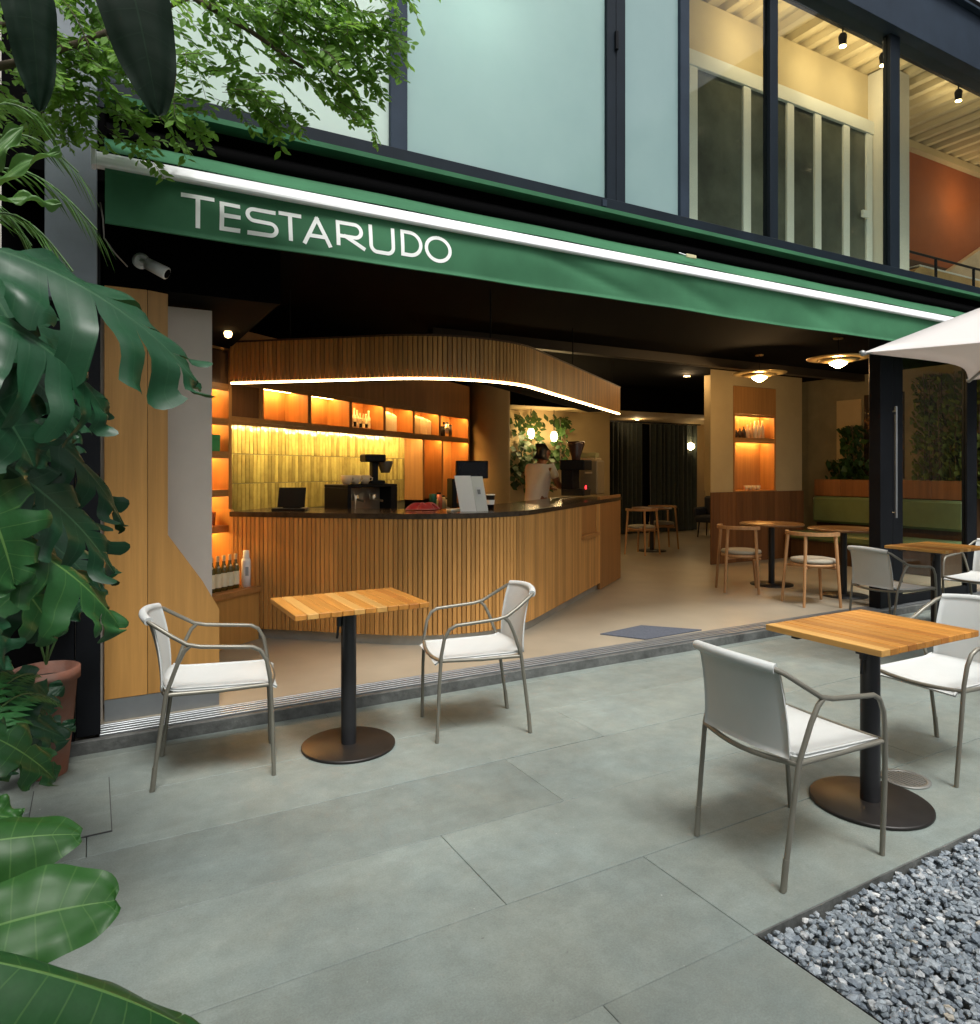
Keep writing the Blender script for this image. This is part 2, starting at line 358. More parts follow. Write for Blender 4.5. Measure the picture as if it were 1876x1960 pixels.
# crushed stone
def stone_templates():
    out = []
    for q in range(9):
        bm = bmesh.new(); bmesh.ops.create_icosphere(bm, subdivisions=1, radius=1.0)
        r = random.Random(q)
        for v in bm.verts: v.co *= r.uniform(0.72, 1.15)
        for _ in range(2):
            n = Vector((r.uniform(-1, 1), r.uniform(-1, 1), r.uniform(-1, 1))).normalized(); dd = r.uniform(0.45, 0.7)
            for v in bm.verts:
                h = v.co.dot(n)
                if h > dd: v.co -= n * (h - dd)
        out.append(([v.co.copy() for v in bm.verts], [tuple(v.index for v in f.verts) for f in bm.faces])); bm.free()
    return out
T = stone_templates(); g = MB(); r2 = random.Random(3)
def gravel_fill(x0, x1, y0, y1, dens, lo, hi):
    for _ in range(int((x1-x0)*(y1-y0)*dens)):
        vs, fs = r2.choice(T); s = r2.uniform(lo, hi) * (1.25 if r2.random() < 0.12 else 1)
        M = Matrix.Rotation(r2.uniform(0, 6.3), 3, 'Z') @ Matrix.Rotation(r2.uniform(-.7, .7), 3, 'X') @ Matrix.Diagonal((s*r2.uniform(.9, 1.35), s*r2.uniform(.75, 1.1), s*r2.uniform(.5, .8)))
        p = Vector((r2.uniform(x0+.014, x1), r2.uniform(y0, y1-.020), r2.uniform(-.036, -.003)))
        g.add([M @ v + p for v in vs], fs)
gravel_fill(GX+.002, 4.2, 0.2, GY, 6200, .009, .0165)
gravel_fill(GX+.005, 8.0, -1.4, 0.2, 800, .016, .026)
gravel_fill(4.2, 8.0, 0.2, GY, 800, .016, .026)
def gravelmat():
    m, nt, b, N, L = _nt('crushed_stone')
    ge = N.new('ShaderNodeNewGeometry'); rp = N.new('ShaderNodeValToRGB'); cr = rp.color_ramp
    cr.interpolation = 'CONSTANT'
    for i, (p, c) in enumerate([(0, (.15, .18, .21)), (.2, (.195, .23, .258)), (.48, (.245, .28, .308)), (.74, (.30, .335, .36)), (.90, (.37, .39, .40)), (.968, (.42, .38, .31)), (.98, (.56, .57, .56))]):
        e = cr.elements[i] if i < 2 else cr.elements.new(p)
        e.position = p; e.color = (*c, 1)
    L.new(ge.outputs['Random Per Island'], rp.inputs[0])
    tc = N.new('ShaderNodeTexCoord'); nz = N.new('ShaderNodeTexNoise'); nz.inputs['Scale'].default_value = 90; nz.inputs['Detail'].default_value = 5; L.new(tc.outputs['Object'], nz.inputs['Vector'])
    mr = N.new('ShaderNodeMapRange'); mr.inputs[1].default_value = .3; mr.inputs[2].default_value = .7; mr.inputs[3].default_value = .7; mr.inputs[4].default_value = 1.3; L.new(nz.outputs[0], mr.inputs[0])
    vm = N.new('ShaderNodeVectorMath'); vm.operation = 'SCALE'; L.new(rp.outputs[0], vm.inputs[0]); L.new(mr.outputs[0], vm.inputs[3]); L.new(vm.outputs[0], b.inputs['Base Color'])
    b.inputs['Roughness'].default_value = .7
    bp = N.new('ShaderNodeBump'); bp.inputs['Strength'].default_value = .5; bp.inputs['Distance'].default_value = .004; L.new(nz.outputs[0], bp.inputs['Height']); L.new(bp.outputs[0], b.inputs['Normal'])
    return m
g.build('gravel', gravelmat(), label='blue-grey crushed stone gravel in the bed beside the patio slabs', cat='gravel', kind='stuff')
# kerb and sliding-door track
kb = thing('door_threshold', (3.5, 4.1, 0), 'dark stone kerb with aluminium sliding door track at the cafe entrance', 'threshold')
MB().box(-2.2, 11, 4.061, 4.098, -0.1, 0.064, c=0.004).build('kerb', KERB, kb)
MB().box(0.03, 8.6, 4.099, 4.262, 0.0, 0.060).build('track_bed', BLACKF, kb)
for i, y in enumerate((4.104, 4.142, 4.180, 4.218, 4.250)):
    MB().box(0.03, 8.6, y, y + 0.016 + 0.004*(i % 2), 0.058, 0.074, c=0.002).build('track_rail', ALU, kb)
fl = MB().box(-0.4, 15, 4.2635, 12.6, -0.05, 0.07).build('shop_floor', FLOORM, label='beige polished concrete floor inside the cafe', cat='floor', kind='structure')
# things let into the patio
dr = thing('drain_grate', (3.251, 1.885, 0.002), 'round metal floor drain beside the table base near the gravel', 'drain')
MB().lathe([(0.001, .0005), (0.088, .0006)], 28).build('well', BLACK, dr, (0, 0, 0), local=True)
MB().lathe([(0.103, 0), (0.103, .004), (0.082, .005), (0.082, .001)], 32).build('rim', mat('drain_rim', (.20, .20, .185), .5, .4), dr, (0, 0, 0), local=True)
for i in range(8):
    x = -0.070 + i*0.020; h = math.sqrt(0.081**2 - x*x)
    MB().box(x-.0055, x+.0055, -h, h, 0.0015, .0042).build('bar', mat('drain_bar', (.19, .19, .175), .5, .4), dr, (0, 0, 0), local=True) if i == 0 else MB().box(x-.0055, x+.0055, -h, h, 0.0015, .0042).build('bar', bpy.data.materials['drain_bar'], dr, (0, 0, 0), local=True)
ac = thing('access_cover', (-0.08, 3.42, 0.003), 'square flush access cover let into the slabs by the left plants', 'cover')
MB().box(-.1475, .1475, -.2775, .2775, -.002, .0015).build('cover_frame', mat('cover_joint', (.05, .05, .05), .8), ac, (0, 0, 0), local=True)
MB().box(-.144, .144, -.274, .274, 0, .003).build('cover_plate', SLAB, ac, (0, 0, 0), local=True)
MB().prism([(3.63, 4.60, .0705), (4.14, 4.68, .0705), (4.47, 4.30, .0705), (3.83, 4.28, .0705)][::-1], (0, 0, .008)).build('door_mat', mat('blue_grey_mat', (.085, .10, .13), .95, var=.25, vs=60, bump=.5, bs=300), label='blue-grey door mat on the cafe floor just inside the threshold', cat='mat')

# ================================================================== the building
bd = thing('cafe_building', (4, 4.2, 0), 'two-storey cafe building with dark steel window grid above an open shopfront', 'building')
def part(name, m, *boxes, c=0.0, parent=bd):
    b = MB()
    for q in boxes: b.box(*q, c=c)
    return b.build(name, m, parent)
CEIL = 2.87
part('ceiling_slab', BLACK, (-.4, 15, 4.03, 12.6, CEIL, 3.24))
part('side_wall', BLACK, (-.4, -.2, 4.30, 12.6, 0, 6.3))
part('rear_wall', CREAM, (-.2, 15, 12.4, 12.6, 0.07, CEIL - .002))
part('end_wall', CREAM, (12.2, 12.4, 4.5, 12.4, 0.07, CEIL - .002))
part('lintel', BLACK, (-.2, 11, 4.06, 4.30, 2.78, CEIL - .002))
part('ceiling_beam', mat('brown_beam', (.02, .014, .008), .5), (3.0, 12.2, 6.5, 6.62, 2.76, CEIL - .002))
part('far_soffit', CREAM, (5.2, 12.2, 9.6, 12.39, 2.46, CEIL - .004)); part('soffit_fascia', BLACK, (4.6, 12.2, 9.56, 9.598, 2.459, CEIL - .004))
part('partition_wall', CREAM, (5.2, 8.35, 10.3, 10.42, 0.07, 2.458))
part('partition_wall', CREAM, (8.23, 8.349, 10.425, 12.39, 0.07, 2.458))
part('far_wall', CREAM, (8.352, 12.2, 11.62, 11.72, 0.07, 2.458))
# left jamb: black post, boxed steel column, dark infill
part('door_post', BLACKF, (-.075, .035, 4.10, 4.26, .074, 2.779), c=.004)
part('grey_column', COLUMN_G, (-.20, .02, 3.98, 4.055, 2.25, 6.6), c=.004)
part('black_column', BLACKF, (-.19, -.08, 4.10, 4.29, 0.0, 3.2), c=.004)
part('transom_panel', BLACK, (.05, .98, 4.30, 4.34, 2.415, 2.777))
# right-hand glazed bay of the shopfront
part('door_post', BLACKF, (6.66, 6.86, 4.10, 4.22, .074, 2.779), c=.004)
part('door_stile', BLACKF, (6.93, 7.10, 4.14, 4.20, .074, 2.779), c=.004)
part('door_stile', BLACKF, (8.30, 8.50, 4.14, 4.20, .074, 2.779), c=.004)
part('door_rail', BLACKF, (7.10, 8.30, 4.145, 4.195, .075, .16), (7.10, 8.30, 4.145, 4.195, 2.70, 2.778))
part('door_glass', DOORGLASS, (7.10, 8.30, 4.164, 4.172, .16, 2.70))
hb = MB().tube([(6.90, 4.09, .95), (6.90, 4.09, 2.05)], .012, 10)
for z in (1.0, 2.0): hb.tube([(6.90, 4.09, z), (6.90, 4.15, z)], .008, 6)
hb.build('door_handle', ALU, bd)
# upper storey
SILL, HEAD = 3.405, 5.70
part('spandrel', STEEL_D, (-.2, 11, 4.062, 4.20, 3.245, SILL - .0), c=.003)
part('head_beam', STEEL, (-.2, 11, 4.00, 4.25, HEAD, 6.27), (-.2, 11, 3.94, 4.31, 6.271, 6.30), c=.003)
part('roof_slab', BLACK, (-.4, 15, 4.02, 12.6, 6.32, 6.45))
for x0, x1, m in ((.02, .12, STEEL), (1.60, 1.712, STEEL), (3.29, 3.372, STEEL_D), (3.376, 3.462, STEEL_D), (4.02, 4.115, STEEL), (5.06, 5.16, STEEL_D), (6.80, 6.955, STEEL_D), (8.7, 8.85, STEEL_D), (10.8, 11, STEEL_D)):
    part('mullion', m, (x0, x1, 4.085, 4.165, SILL + .002, HEAD - .002), c=.003)
part('window_latch', BLACKF, (3.355, 3.38, 4.06, 4.085, 4.52, 4.66), c=.004)
part('hinge_plate', STEEL, (3.22, 3.26, 4.05, 4.061, 3.335, 3.385), c=.002)
for x0, x1, m in ((.12, 1.60, FROST_GLARE), (1.712, 3.29, FROST), (3.462, 4.02, FROST), (4.115, 5.06, CLEAR), (5.16, 6.80, CLEAR), (6.955, 8.7, CLEAR), (8.85, 10.8, CLEAR)):
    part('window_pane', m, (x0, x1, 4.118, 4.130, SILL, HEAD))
# room behind the clear panes
part('upper_floor', WHITEWALL, (-.2, 15, 4.21, 12.4, 3.2405, 3.30))
part('upper_ceiling', TANWALL, (3.5, 15, 4.26, 12.4, 6.27, 6.315))
for i in range(40):
    x = 4.4 + i*0.26
    MB().prism([(x, 4.27, 6.269), (x+.05, 4.27, 6.21), (x+.13, 4.27, 6.21), (x+.18, 4.27, 6.269)], (0, 8, 0)).build('ceiling_rib', TANWALL, bd)
part('upper_room_wall', TANWALL, (3.4, 3.5, 4.26, 12.4, 3.301, 6.26))
part('upper_room_wall', TANWALL, (3.52, 8.19, 5.20, 5.30, 5.61, 6.205))
part('upper_pier', WHITEWALL, (8.19, 8.62, 4.95, 5.32, 3.301, 6.205))
OCHRE = mat('burnt_orange_wall', (.36, .10, .028), .8, var=.06)
part('orange_wall', OCHRE, (8.63, 15, 6.0, 6.1, 4.52, 6.10)); part('dark_band', DARKWOOD, (8.63, 15, 5.99, 6.09, 3.301, 4.519))
part('upper_soffit', TANWALL, (8.63, 15, 5.90, 6.1, 6.101, 6.204))
MB().prism([(11.0, 5.85, 4.3), (15, 5.85, 4.3), (15, 5.85, 6.0), (13.8, 5.85, 5.75)], (0, .1, 0)).build('stair_flank', mat('beige_stair', (.55, .45, .30), .8), bd)
sp = part('sliding_partition_head', WHITEP, (5.0, 8.19, 5.12, 5.20, 5.455, 5.61), c=.004)
for x in (5.165, 5.94, 6.63, 7.10, 7.62, 8.06):
    part('partition_post', WHITEP, (x, x + .115, 5.13, 5.19, 3.302, 5.454), c=.004)
DG = mat('dark_reflective_glass', (.11, .12, .095), .12, var=.7, vs=.8, spec=.25)
for a, b in zip((5.28, 6.055, 6.745, 7.215, 7.735), (5.94, 6.63, 7.10, 7.62, 8.06)):
    part('partition_pane', DG, (a, b, 5.155, 5.165, 3.302, 5.454))
part('partition_handle', WHITEP, (7.93, 8.06, 5.09, 5.125, 4.42, 4.50), c=.004)
# railing upstairs
rl = MB()
for x in (9.4, 10.4, 11.4): rl.tube([(x, 5.6, 3.3), (x, 5.6, 4.42)], .02, 6)
for z in (3.75, 4.08, 4.42): rl.tube([(9.2, 5.6, z), (12.2, 5.6, z)], .018, 6)
rl.tube([(9.4, 5.6, 4.42), (9.9, 5.6, 3.3)], .018, 6)
rl.build('railing', BLACKF, bd)
ub = thing('upstairs_bench', (10.1, 5.8, 3.3), 'pale wooden counter lit behind the upstairs railing', 'counter')
MB().prism([(9.75, 5.70, 4.05), (10.05, 5.70, 3.31), (13.2, 5.70, 3.31), (13.2, 5.70, 4.3), (10.2, 5.70, 4.3)][::-1], (0, .14, 0)).build('counter_body', mat('pale_ply', (.62, .40, .16), .5), ub)
MB().box(10.15, 13.2, 5.68, 5.845, 4.301, 4.32, c=.004).build('counter_top', WHITEP, ub)
# upstairs track lamps: two are real, the rest added to light the room
def lamp_light(name, loc, energy, col, radius=.05, parent=None):
    d_ = bpy.data.lights.new(name, 'POINT'); d_.energy = energy; d_.color = col; d_.shadow_soft_size = radius
    o = bpy.data.objects.new(name, d_); COL.objects.link(o); o.location = loc
    if parent is not None: o.parent = parent; o.matrix_parent_inverse = wmat(parent).inverted()
    return o
tr = thing('track_and_fill_lights', (7.3, 4.75, 6.2), 'upstairs ceiling track with round lit spotlights behind the windows, some added for room light', 'track light')
part('track_bar', BLACKF, (5.6, 11.2, 4.72, 4.76, 6.17, 6.205), parent=tr)
for i, (x, y) in enumerate(((7.02, 4.74), (7.75, 4.74), (9.3, 4.74), (5.9, 4.74))):
    h = MB().lathe([(.035, 0), (.045, .10), (.03, .13)], 14, (x, y, 5.98)).tube([(x, y, 6.1), (x, y, 6.18)], .008, 6).build('spot_or_fill_head', BLACKF, tr)
    MB().lathe([(.001, -.006), (.034, -.004), (.034, .002)], 14, (x, y, 5.975)).build('spot_or_fill_lens', BULB, h)
    lamp_light('spot_or_fill_bulb', (x, y, 5.90), 8, (1, .76, .46), .04, tr)
for i, (x, y) in enumerate(((11.6, 5.5), (13.2, 5.5))):  # added lamps that brighten the orange wall
    h = MB().lathe([(.035, 0), (.045, .10), (.03, .13)], 14, (x, y, 5.66)).tube([(x, y, 5.79), (x, y, 6.2)], .008, 6).build('spot_or_fill_head', BLACKF, tr)
    MB().lathe([(.001, -.006), (.034, -.004), (.034, .002)], 14, (x, y, 5.655)).build('spot_or_fill_lens', BULB, h)
    lamp_light('spot_or_fill_bulb', (x, y, 5.57), 7, (1, .66, .34), .05, tr)

# unseen wall left of the planting bed, added to darken that side
cw = thing('left_shade_wall', (-2.8, -1, 0), 'unseen dark rendered wall added beyond the planting bed to dim the left side', 'wall')
MB().box(-2.9, -2.65, -8, 4.43, 0, 5.0).build('wall_body', mat('dark_render', (.06, .07, .055), .9, var=.3), cw)
rw = thing('rear_shade_wall', (3, -5, 0), 'low grey unseen wall added behind the viewer to block sky light', 'wall')  # unseen wall added to hold back sky light from behind
MB().box(-2.9, 9, -5.4, -5.0, 0, 2.3).build('wall_body', mat('grey_render', (.52, .52, .49), .9, var=.15), rw)
mat('rear_glass', (.03, .04, .045), .1)
rb = thing('sky_block_tower', (16.5, 0, 0), 'unseen dark grey tower added right of the courtyard to dim window reflections', 'building')  # unseen tower added to keep bright sky out of the glass reflections
MB().box(16, 17, -14, 7, 0, 13).build('wall_body', mat('dark_concrete', (.10, .105, .10), .9, var=.25), rb)
for zz0 in range(4):
    for yy in range(6):
        MB().box(15.95, 15.998, -12.5 + yy*3.1, -10.8 + yy*3.1, 1.0 + zz0*3.0, 2.7 + zz0*3.0, c=.01).build('window', bpy.data.materials['rear_glass'], rb)
# room behind the etched panes: pale wall, plus unseen lamps added to make the glass glow
part('upper_room_wall', WHITEWALL, (-.2, 3.39, 5.5, 5.6, 3.301, 6.25)); part('upper_ceiling', WHITEWALL, (-.2, 3.39, 4.26, 5.49, 6.26, 6.31))
part('track_bar', BLACKF, (.6, 3.3, 4.70, 4.74, 5.60, 5.63), parent=tr)  # bar added to carry the glow lamps
for x, z, e in ((2.2, 4.55, 26), (2.95, 5.3, 8), (.75, 4.6, 32)):
    h = MB().lathe([(.035, 0), (.045, .10), (.03, .13)], 14, (x, 4.72, z+.06)).tube([(x, 4.72, z+.19), (x, 4.72, 5.6)], .008, 6).build('spot_or_fill_head', BLACKF, tr)
    MB().lathe([(.001, -.006), (.034, -.004), (.034, .002)], 14, (x, 4.72, z+.055)).build('spot_or_fill_lens', BULB, h)
    lamp_light('spot_or_fill_bulb', (x, 4.62, z-.02), e, (1, .93, .80), .1, tr)

# ================================================================== awning
aw = thing('green_awning', (4, 3.9, 2.6), 'dark green roller awning lettered TESTARUDO with a white front bar', 'awning')
AX0, AX1 = .05, 8.9
MB().box(AX0, AX1, 3.90, 4.055, 3.236, 3.25).box(AX0, AX1, 3.885, 3.899, 3.222, 3.25).build('cover_flashing', GREENFAB, aw)
MB().lathe([(.055, 0), (.055, AX1-AX0-.02)], 20, (AX0+.01, 3.985, 3.09), axis=(Vector((0,1,0)), Vector((0,0,1)), Vector((1,0,0)))).build('roller_tube', BLACK, aw)
MB().box(AX0, AX1, 4.045, 4.060, 2.90, 3.234).build('back_board', BLACK, aw)
def fab(u, v):
    x = AX0 + (AX1-AX0)*u
    return (x, 3.95 + (3.768-3.95)*v, 3.052 + (2.915-3.052)*v - .012*math.sin(math.pi*v) + .003*math.sin(x*5.3))
MB().sheet(fab, 80, 6, .003).build('canopy_fabric', GREENFAB, aw)
# front bar: rounded profile
prof = [(.024, -.038), (.026, .034), (.014, .038), (.000, .034), (-.014, .020), (-.025, .002), (-.033, -.018), (-.034, -.030), (-.028, -.038)]
MB().prism([(AX0-.035, 3.75 + y, 2.868 + z) for y, z in prof][::-1], (AX1-AX0+.05, 0, 0)).build('front_bar', WHITEM, aw)
MB().box(AX0-.056, AX0-.036, 3.715, 3.785, 2.825, 2.91, c=.004).build('end_cap', WHITEM, aw)
ra = random.Random(11)
def val(u, v):
    x = AX0 + (AX1-AX0)*u; w = v
    rip = .009*math.sin(x*2.9 + .7)*w + .004*math.sin(x*7.3 + 3*w)*w + .004*math.sin(x*1.1 + 5*w)
    crease = .020*math.exp(-((x-2.45-.9*w)**2)/.02)*math.sin(3.1*w) + .016*math.exp(-((x-3.5-.7*w)**2)/.03)*math.sin(3.1*w) - .018*math.exp(-((x-.32-.6*w)**2)/.03)*math.sin(3.1*w) + .014*math.exp(-((x-5.0-.5*w)**2)/.03)*math.sin(3.1*w)
    return (x, 3.748 - .012*w + rip + crease, 2.835 - .262*w - .004*math.sin(x*1.7))
MB().sheet(lambda u, v: val(u, v), 260, 10, .0025).build('valance', GREENFAB, aw)
MB().tube([Vector(val(i/60, 1)) + Vector((0, 0, -.001)) for i in range(61)], .004, 6).build('hem', GREENFAB, aw)
# lettering: strokes laid on the cloth
def stroke(mb, pts, w=.0105):
    """flat ribbon along 2D points (x, z), following the valance cloth"""
    P = [Vector((p[0], p[1], 0)) for p in pts]; n = len(P); vs = []
    for i, p in enumerate(P):
        t = (P[min(i+1, n-1)] - P[max(i-1, 0)]).normalized(); nn = Vector((-t.y, t.x, 0))
        q = p - t * w * .9 if i == 0 else (p + t * w * .9 if i == n-1 else p)
        for s_ in (-1, 1):
            e = q + nn * w * s_
            u = (e.x - AX0)/(AX1-AX0); v = (2.835 - e.y)/.262
            y = val(u, max(0, min(1, v)))[1]
            vs.append((e.x, y - .0028, e.y))
    mb.add(vs, [(2*i, 2*i+1, 2*i+3, 2*i+2) for i in range(n-1)])
def arc(cx, cz, rx, rz, a0, a1, n=14): return [(cx + rx*math.cos(R(a0+(a1-a0)*i/n)), cz + rz*math.sin(R(a0+(a1-a0)*i/n))) for i in range(n+1)]
def ln(a, b, n=6): return [(a[0]+(b[0]-a[0])*i/n, a[1]+(b[1]-a[1])*i/n) for i in range(n+1)]
def letter(ch, x0, x1, z0, z1):
    m = MB(); w = x1-x0; h = z1-z0; xm = (x0+x1)/2
    if ch == 'T': stroke(m, ln((x0, z1), (x1, z1))); stroke(m, ln((xm, z1), (xm, z0)))
    if ch == 'E':
        stroke(m, ln((x0, z1), (x0, z0)))
        for q in (z0, z0+h*.52, z1): stroke(m, ln((x0, q), (x1, q)))
    if ch == 'S':
        r_ = h/4
        stroke(m, ln((x1-.01, z1), (x0+r_, z1)) + arc(x0+r_, z1-r_, r_, r_, 90, 270)[1:] + ln((x0+r_, z1-2*r_), (x1-r_, z1-2*r_))[1:] + arc(x1-r_, z0+r_, r_, r_, 90, -90)[1:] + ln((x1-r_, z0), (x0+.008, z0))[1:])
    if ch == 'A':
        stroke(m, ln((x0, z0), (xm, z1))); stroke(m, ln((xm, z1), (x1, z0))); stroke(m, ln((x0+w*.24, z0+h*.3), (x1-w*.24, z0+h*.3)))
    if ch == 'R':
        r_ = h*.31; stroke(m, ln((x0, z0), (x0, z1))); zz = z1-2*r_
        stroke(m, ln((x0, z1), (x1-r_-.012, z1)) + arc(x1-r_-.012, z1-r_, r_, r_, 90, -90)[1:] + ln((x1-r_-.012, zz), (x0, zz))[1:])
        stroke(m, ln((x0+w*.28, zz), (x1, z0-.008)))
    if ch == 'U':
        r_ = w*.28; stroke(m, ln((x0, z1), (x0, z0+r_)) + arc(x0+r_, z0+r_, r_, r_, 180, 270)[1:] + ln((x0+r_, z0), (x1-r_, z0))[1:] + arc(x1-r_, z0+r_, r_, r_, 270, 360)[1:] + ln((x1, z0+r_), (x1, z1))[1:])
    if ch == 'D':
        r_ = h/2; stroke(m, ln((x0, z0), (x0, z1)))
        stroke(m, ln((x0, z1), (x0+w*.4, z1)) + arc(x0+w*.4, z0+h/2, w*.6, r_, 90, -90, 20)[1:] + ln((x0+w*.4, z0), (x0, z0))[1:])
    if ch == 'O':
        stroke(m, arc(xm, z0+h/2, w/2, h/2, 90, 452, 34))
    m.build('letter', WHITEP, aw)
for q in (('T', 0.385, 0.519, 2.623, 2.766), ('E', 0.563, 0.642, 2.631, 2.755), ('S', 0.687, 0.830, 2.630, 2.757), ('T', 0.854, 0.953, 2.629, 2.763), ('A', 0.978, 1.111, 2.626, 2.766), ('R', 1.159, 1.301, 2.647, 2.768), ('U', 1.344, 1.476, 2.635, 2.777), ('D', 1.534, 1.647, 2.648, 2.780), ('O', 1.682, 1.835, 2.641, 2.778)):
    letter(*q)
for x in (.25, 3.2, 6.0, 8.4):
    MB().box(x-.03, x+.03, 3.985, 4.058, 3.05, 3.14, c=.003).build('wall_bracket', BLACKF, aw)
for x, s in ((.5, 1), (4.2, 1), (8.4, -1)):
    MB().tube([(x, 4.03, 2.98), (x+.9*s, 3.93, 2.93), (x+.12*s, 3.80, 2.90)], .02, 8).build('folding_arm', BLACKF, aw)
wsn = thing('awning_tag', (3.82, 3.87, 3.02), 'small cream plastic tag on the awning fabric above the white bar', 'tag')
MB().box(3.80, 3.90, 3.80, 3.815, 2.985, 3.012, c=.004).build('plate', mat('cream_plastic', (.55, .50, .30), .4), wsn)
MB().tube([(3.76, 3.84, 3.02), (3.80, 3.81, 3.0)], .006, 6).build('clip', ALU, wsn)

# ================================================================== counter and hood on one rounded-corner plan
CC = Vector((2.606, 4.578)); DL = Vector((-.75, .66)).normalized(); DR = Vector((.804, .594)).normalized()
TT = .85; hh = math.acos(max(-1, min(1, DL.dot(DR))))/2; RR = TT*math.tan(hh); BIS = (DL+DR).normalized(); CEN = CC + BIS*(RR/math.sin(hh))
LLEN, RLEN = 2.17, 3.91
def plan():
    """(length, point, outward normal) along the slatted face, from its left end to its right end"""
    nl = Vector((DL.y, -DL.x)); nl = nl if nl.dot(BIS) < 0 else -nl
    nr = Vector((DR.y, -DR.x)); nr = nr if nr.dot(BIS) < 0 else -nr
    a0 = math.atan2(nl.y, nl.x); a1 = math.atan2(nr.y, nr.x)
    if a1 < a0: a1 += 2*math.pi
    la, lr, ll = (a1-a0)*RR, RLEN-TT, LLEN-TT
    def at(s):
        if s < ll: return CC + DL*(LLEN - s), nl
        if s < ll+la:
            a = a0 + (s-ll)/RR; n = Vector((math.cos(a), math.sin(a))); return CEN + n*RR, n
        return CC + DR*(TT + s-ll-la), nr
    return at, ll+la+lr, ll, ll+la
PLAN, PLEN, S_ARC0, S_ARC1 = plan()
def ribbon(mb, o0, o1, z0, z1, s0=0, s1=None, n=90):
    """solid strip following the plan between two outward offsets"""
    s1 = PLEN if s1 is None else s1; V = []
    for i in range(n+1):
        p, nn = PLAN(s0+(s1-s0)*i/n)
        for o in (o0, o1):
            q = p + nn*o
            V += [(q.x, q.y, z0), (q.x, q.y, z1)]
    fs = []
    for i in range(n):
        a, b = 4*i, 4*i+4
        fs += [(a, b, b+1, a+1), (a+2, a+3, b+3, b+2), (a+1, b+1, b+3, a+3), (a, a+2, b+2, b)]
    e = 4*n; fs += [(0, 1, 3, 2), (e, e+2, e+3, e+1)]
    mb.add(V, fs, False); return mb
ct = thing('service_counter', (2.6, 5.0, .07), 'curved oak-slatted bar counter with a dark stone top', 'counter')
ribbon(MB(), -.02, -.62, .15, 1.045).build('counter_body', wood('slat_backing', (.50, .255, .078), .7, 'z'), ct)
ribbon(MB(), -.028, -.60, .0702, .149).build('plinth', mat('grey_plinth', (.40, .41, .39), .35, .5), ct)
ribbon(MB(), .022, -.66, 1.0455, 1.085, n=120).build('counter_top', STONETOP, ct)
me = MB().box(-.0158, .0158, -.019, .002, 0, 1, c=.003).mesh('slat')
S_NICHE0, S_NICHE1, S_END = S_ARC1 + 1.36, S_ARC1 + 1.95, S_ARC1 + 2.10
def slats(parent, z0, z1, pitch, special):
    n = int(PLEN/pitch)
    for i in range(n):
        s = (i+.5)*pitch; p, nn = PLAN(s); a, b = z0, z1
        if special:
            if s > S_END: continue
            if S_NICHE0 < s < S_NICHE1: b = .70
        o = link('slat', me, OAKSLAT, parent, (p.x, p.y, a), math.atan2(nn.x, -nn.y) * 1.0)
        o.scale = (1, 1, b-a)
slats(ct, .15, 1.045, .0375, True)
ribbon(MB(), .004, -.018, .745, 1.044, S_NICHE0, S_NICHE1, 4).build('niche_panel', OAKCAB, ct)
ribbon(MB(), .06, -.018, .705, .742, S_NICHE0, S_NICHE1, 4).build('serving_ledge', OAKH, ct)
ribbon(MB(), .014, -.018, .075, 1.12, S_END, PLEN, 4).build('end_panel', wood('end_oak', (.34, .165, .055), .7, 'z', k=20), ct)
hd = thing('slatted_hood', (2.6, 5.0, 2.1), 'curved slatted timber canopy with a glowing strip hung over the bar', 'canopy')
ribbon(MB(), -.02, -.05, 2.125, 2.45).build('hood_backing', wood('hood_backing', (.10, .05, .02), .7, 'z'), hd)
slats(hd, 2.135, 2.45, .0375, False)
ribbon(MB(), -.055, -.40, 2.16, 2.20).build('hood_soffit', BLACK, hd)
ribbon(MB(), .006, -.020, 2.119, 2.131, n=120).build('led_strip', LED, hd)
ribbon(MB(), .014, -.05, 2.451, 2.466).build('hood_cap', DARKWOOD, hd)
for s in (.5, 2.2, 4.0, 5.6):
    p, nn = PLAN(min(s, PLEN-.1)); q = p - nn*.04
    MB().tube([(q.x, q.y, 2.466), (q.x, q.y, CEIL)], .006, 6).build('hanger_rod', BLACKF, hd)

# ================================================================== back wall fit-out (parallel to the long face of the counter)
W0 = Vector((1.003, 6.13)); UU = DR; NI = Vector((-.594, .804)).normalized()
FR = (W0, UU, NI)
bw = thing('back_bar_shelving', (W0.x, W0.y, .07), 'oak back bar wall with a row of lit cubbies above tiles', 'shelving')
def fb(name, m, *boxes, c=0, parent=bw):
    b = MB()
    for q in boxes: b.box(*q, fr=FR, c=c)
    return b.build(name, m, parent)
DEP = .28
fb('bottom_board', OAKH, (.0, 4.47, 0, DEP, 1.83, 1.868)); fb('bottom_lip', OAKH, (.0, 4.47, .0, .02, 1.80, 1.829))
fb('upper_fascia', OAKCAB, (-.0, .98, .001, .03, 2.185, 2.60), (.982, 2.29, .001, .03, 2.185, 2.60), (2.292, 3.60, .001, .03, 2.185, 2.60), (3.602, 4.47, .001, .03, 2.185, 2.60))
fb('top_board', OAKH, (.0, 4.47, 0.031, DEP, 2.172, 2.20)); fb('top_lip', OAKH, (.0, 4.47, .002, .025, 2.134, 2.184))
fb('back_panel', OAKCAB, (.0, 4.47, DEP, DEP+.03, 1.869, 2.171))
divs = (.33, .98, 1.646, 2.295, 2.945, 3.61)
for a in divs: fb('divider', OAKCAB, (a, a+.05, .002, DEP-.001, 1.8685, 2.1715))
fb('side_panel', OAKCAB, (-.035, -.001, 0, DEP, .075, 2.60)); fb('side_panel', OAKCAB, (4.471, 4.51, 0, DEP, .075, 2.60))
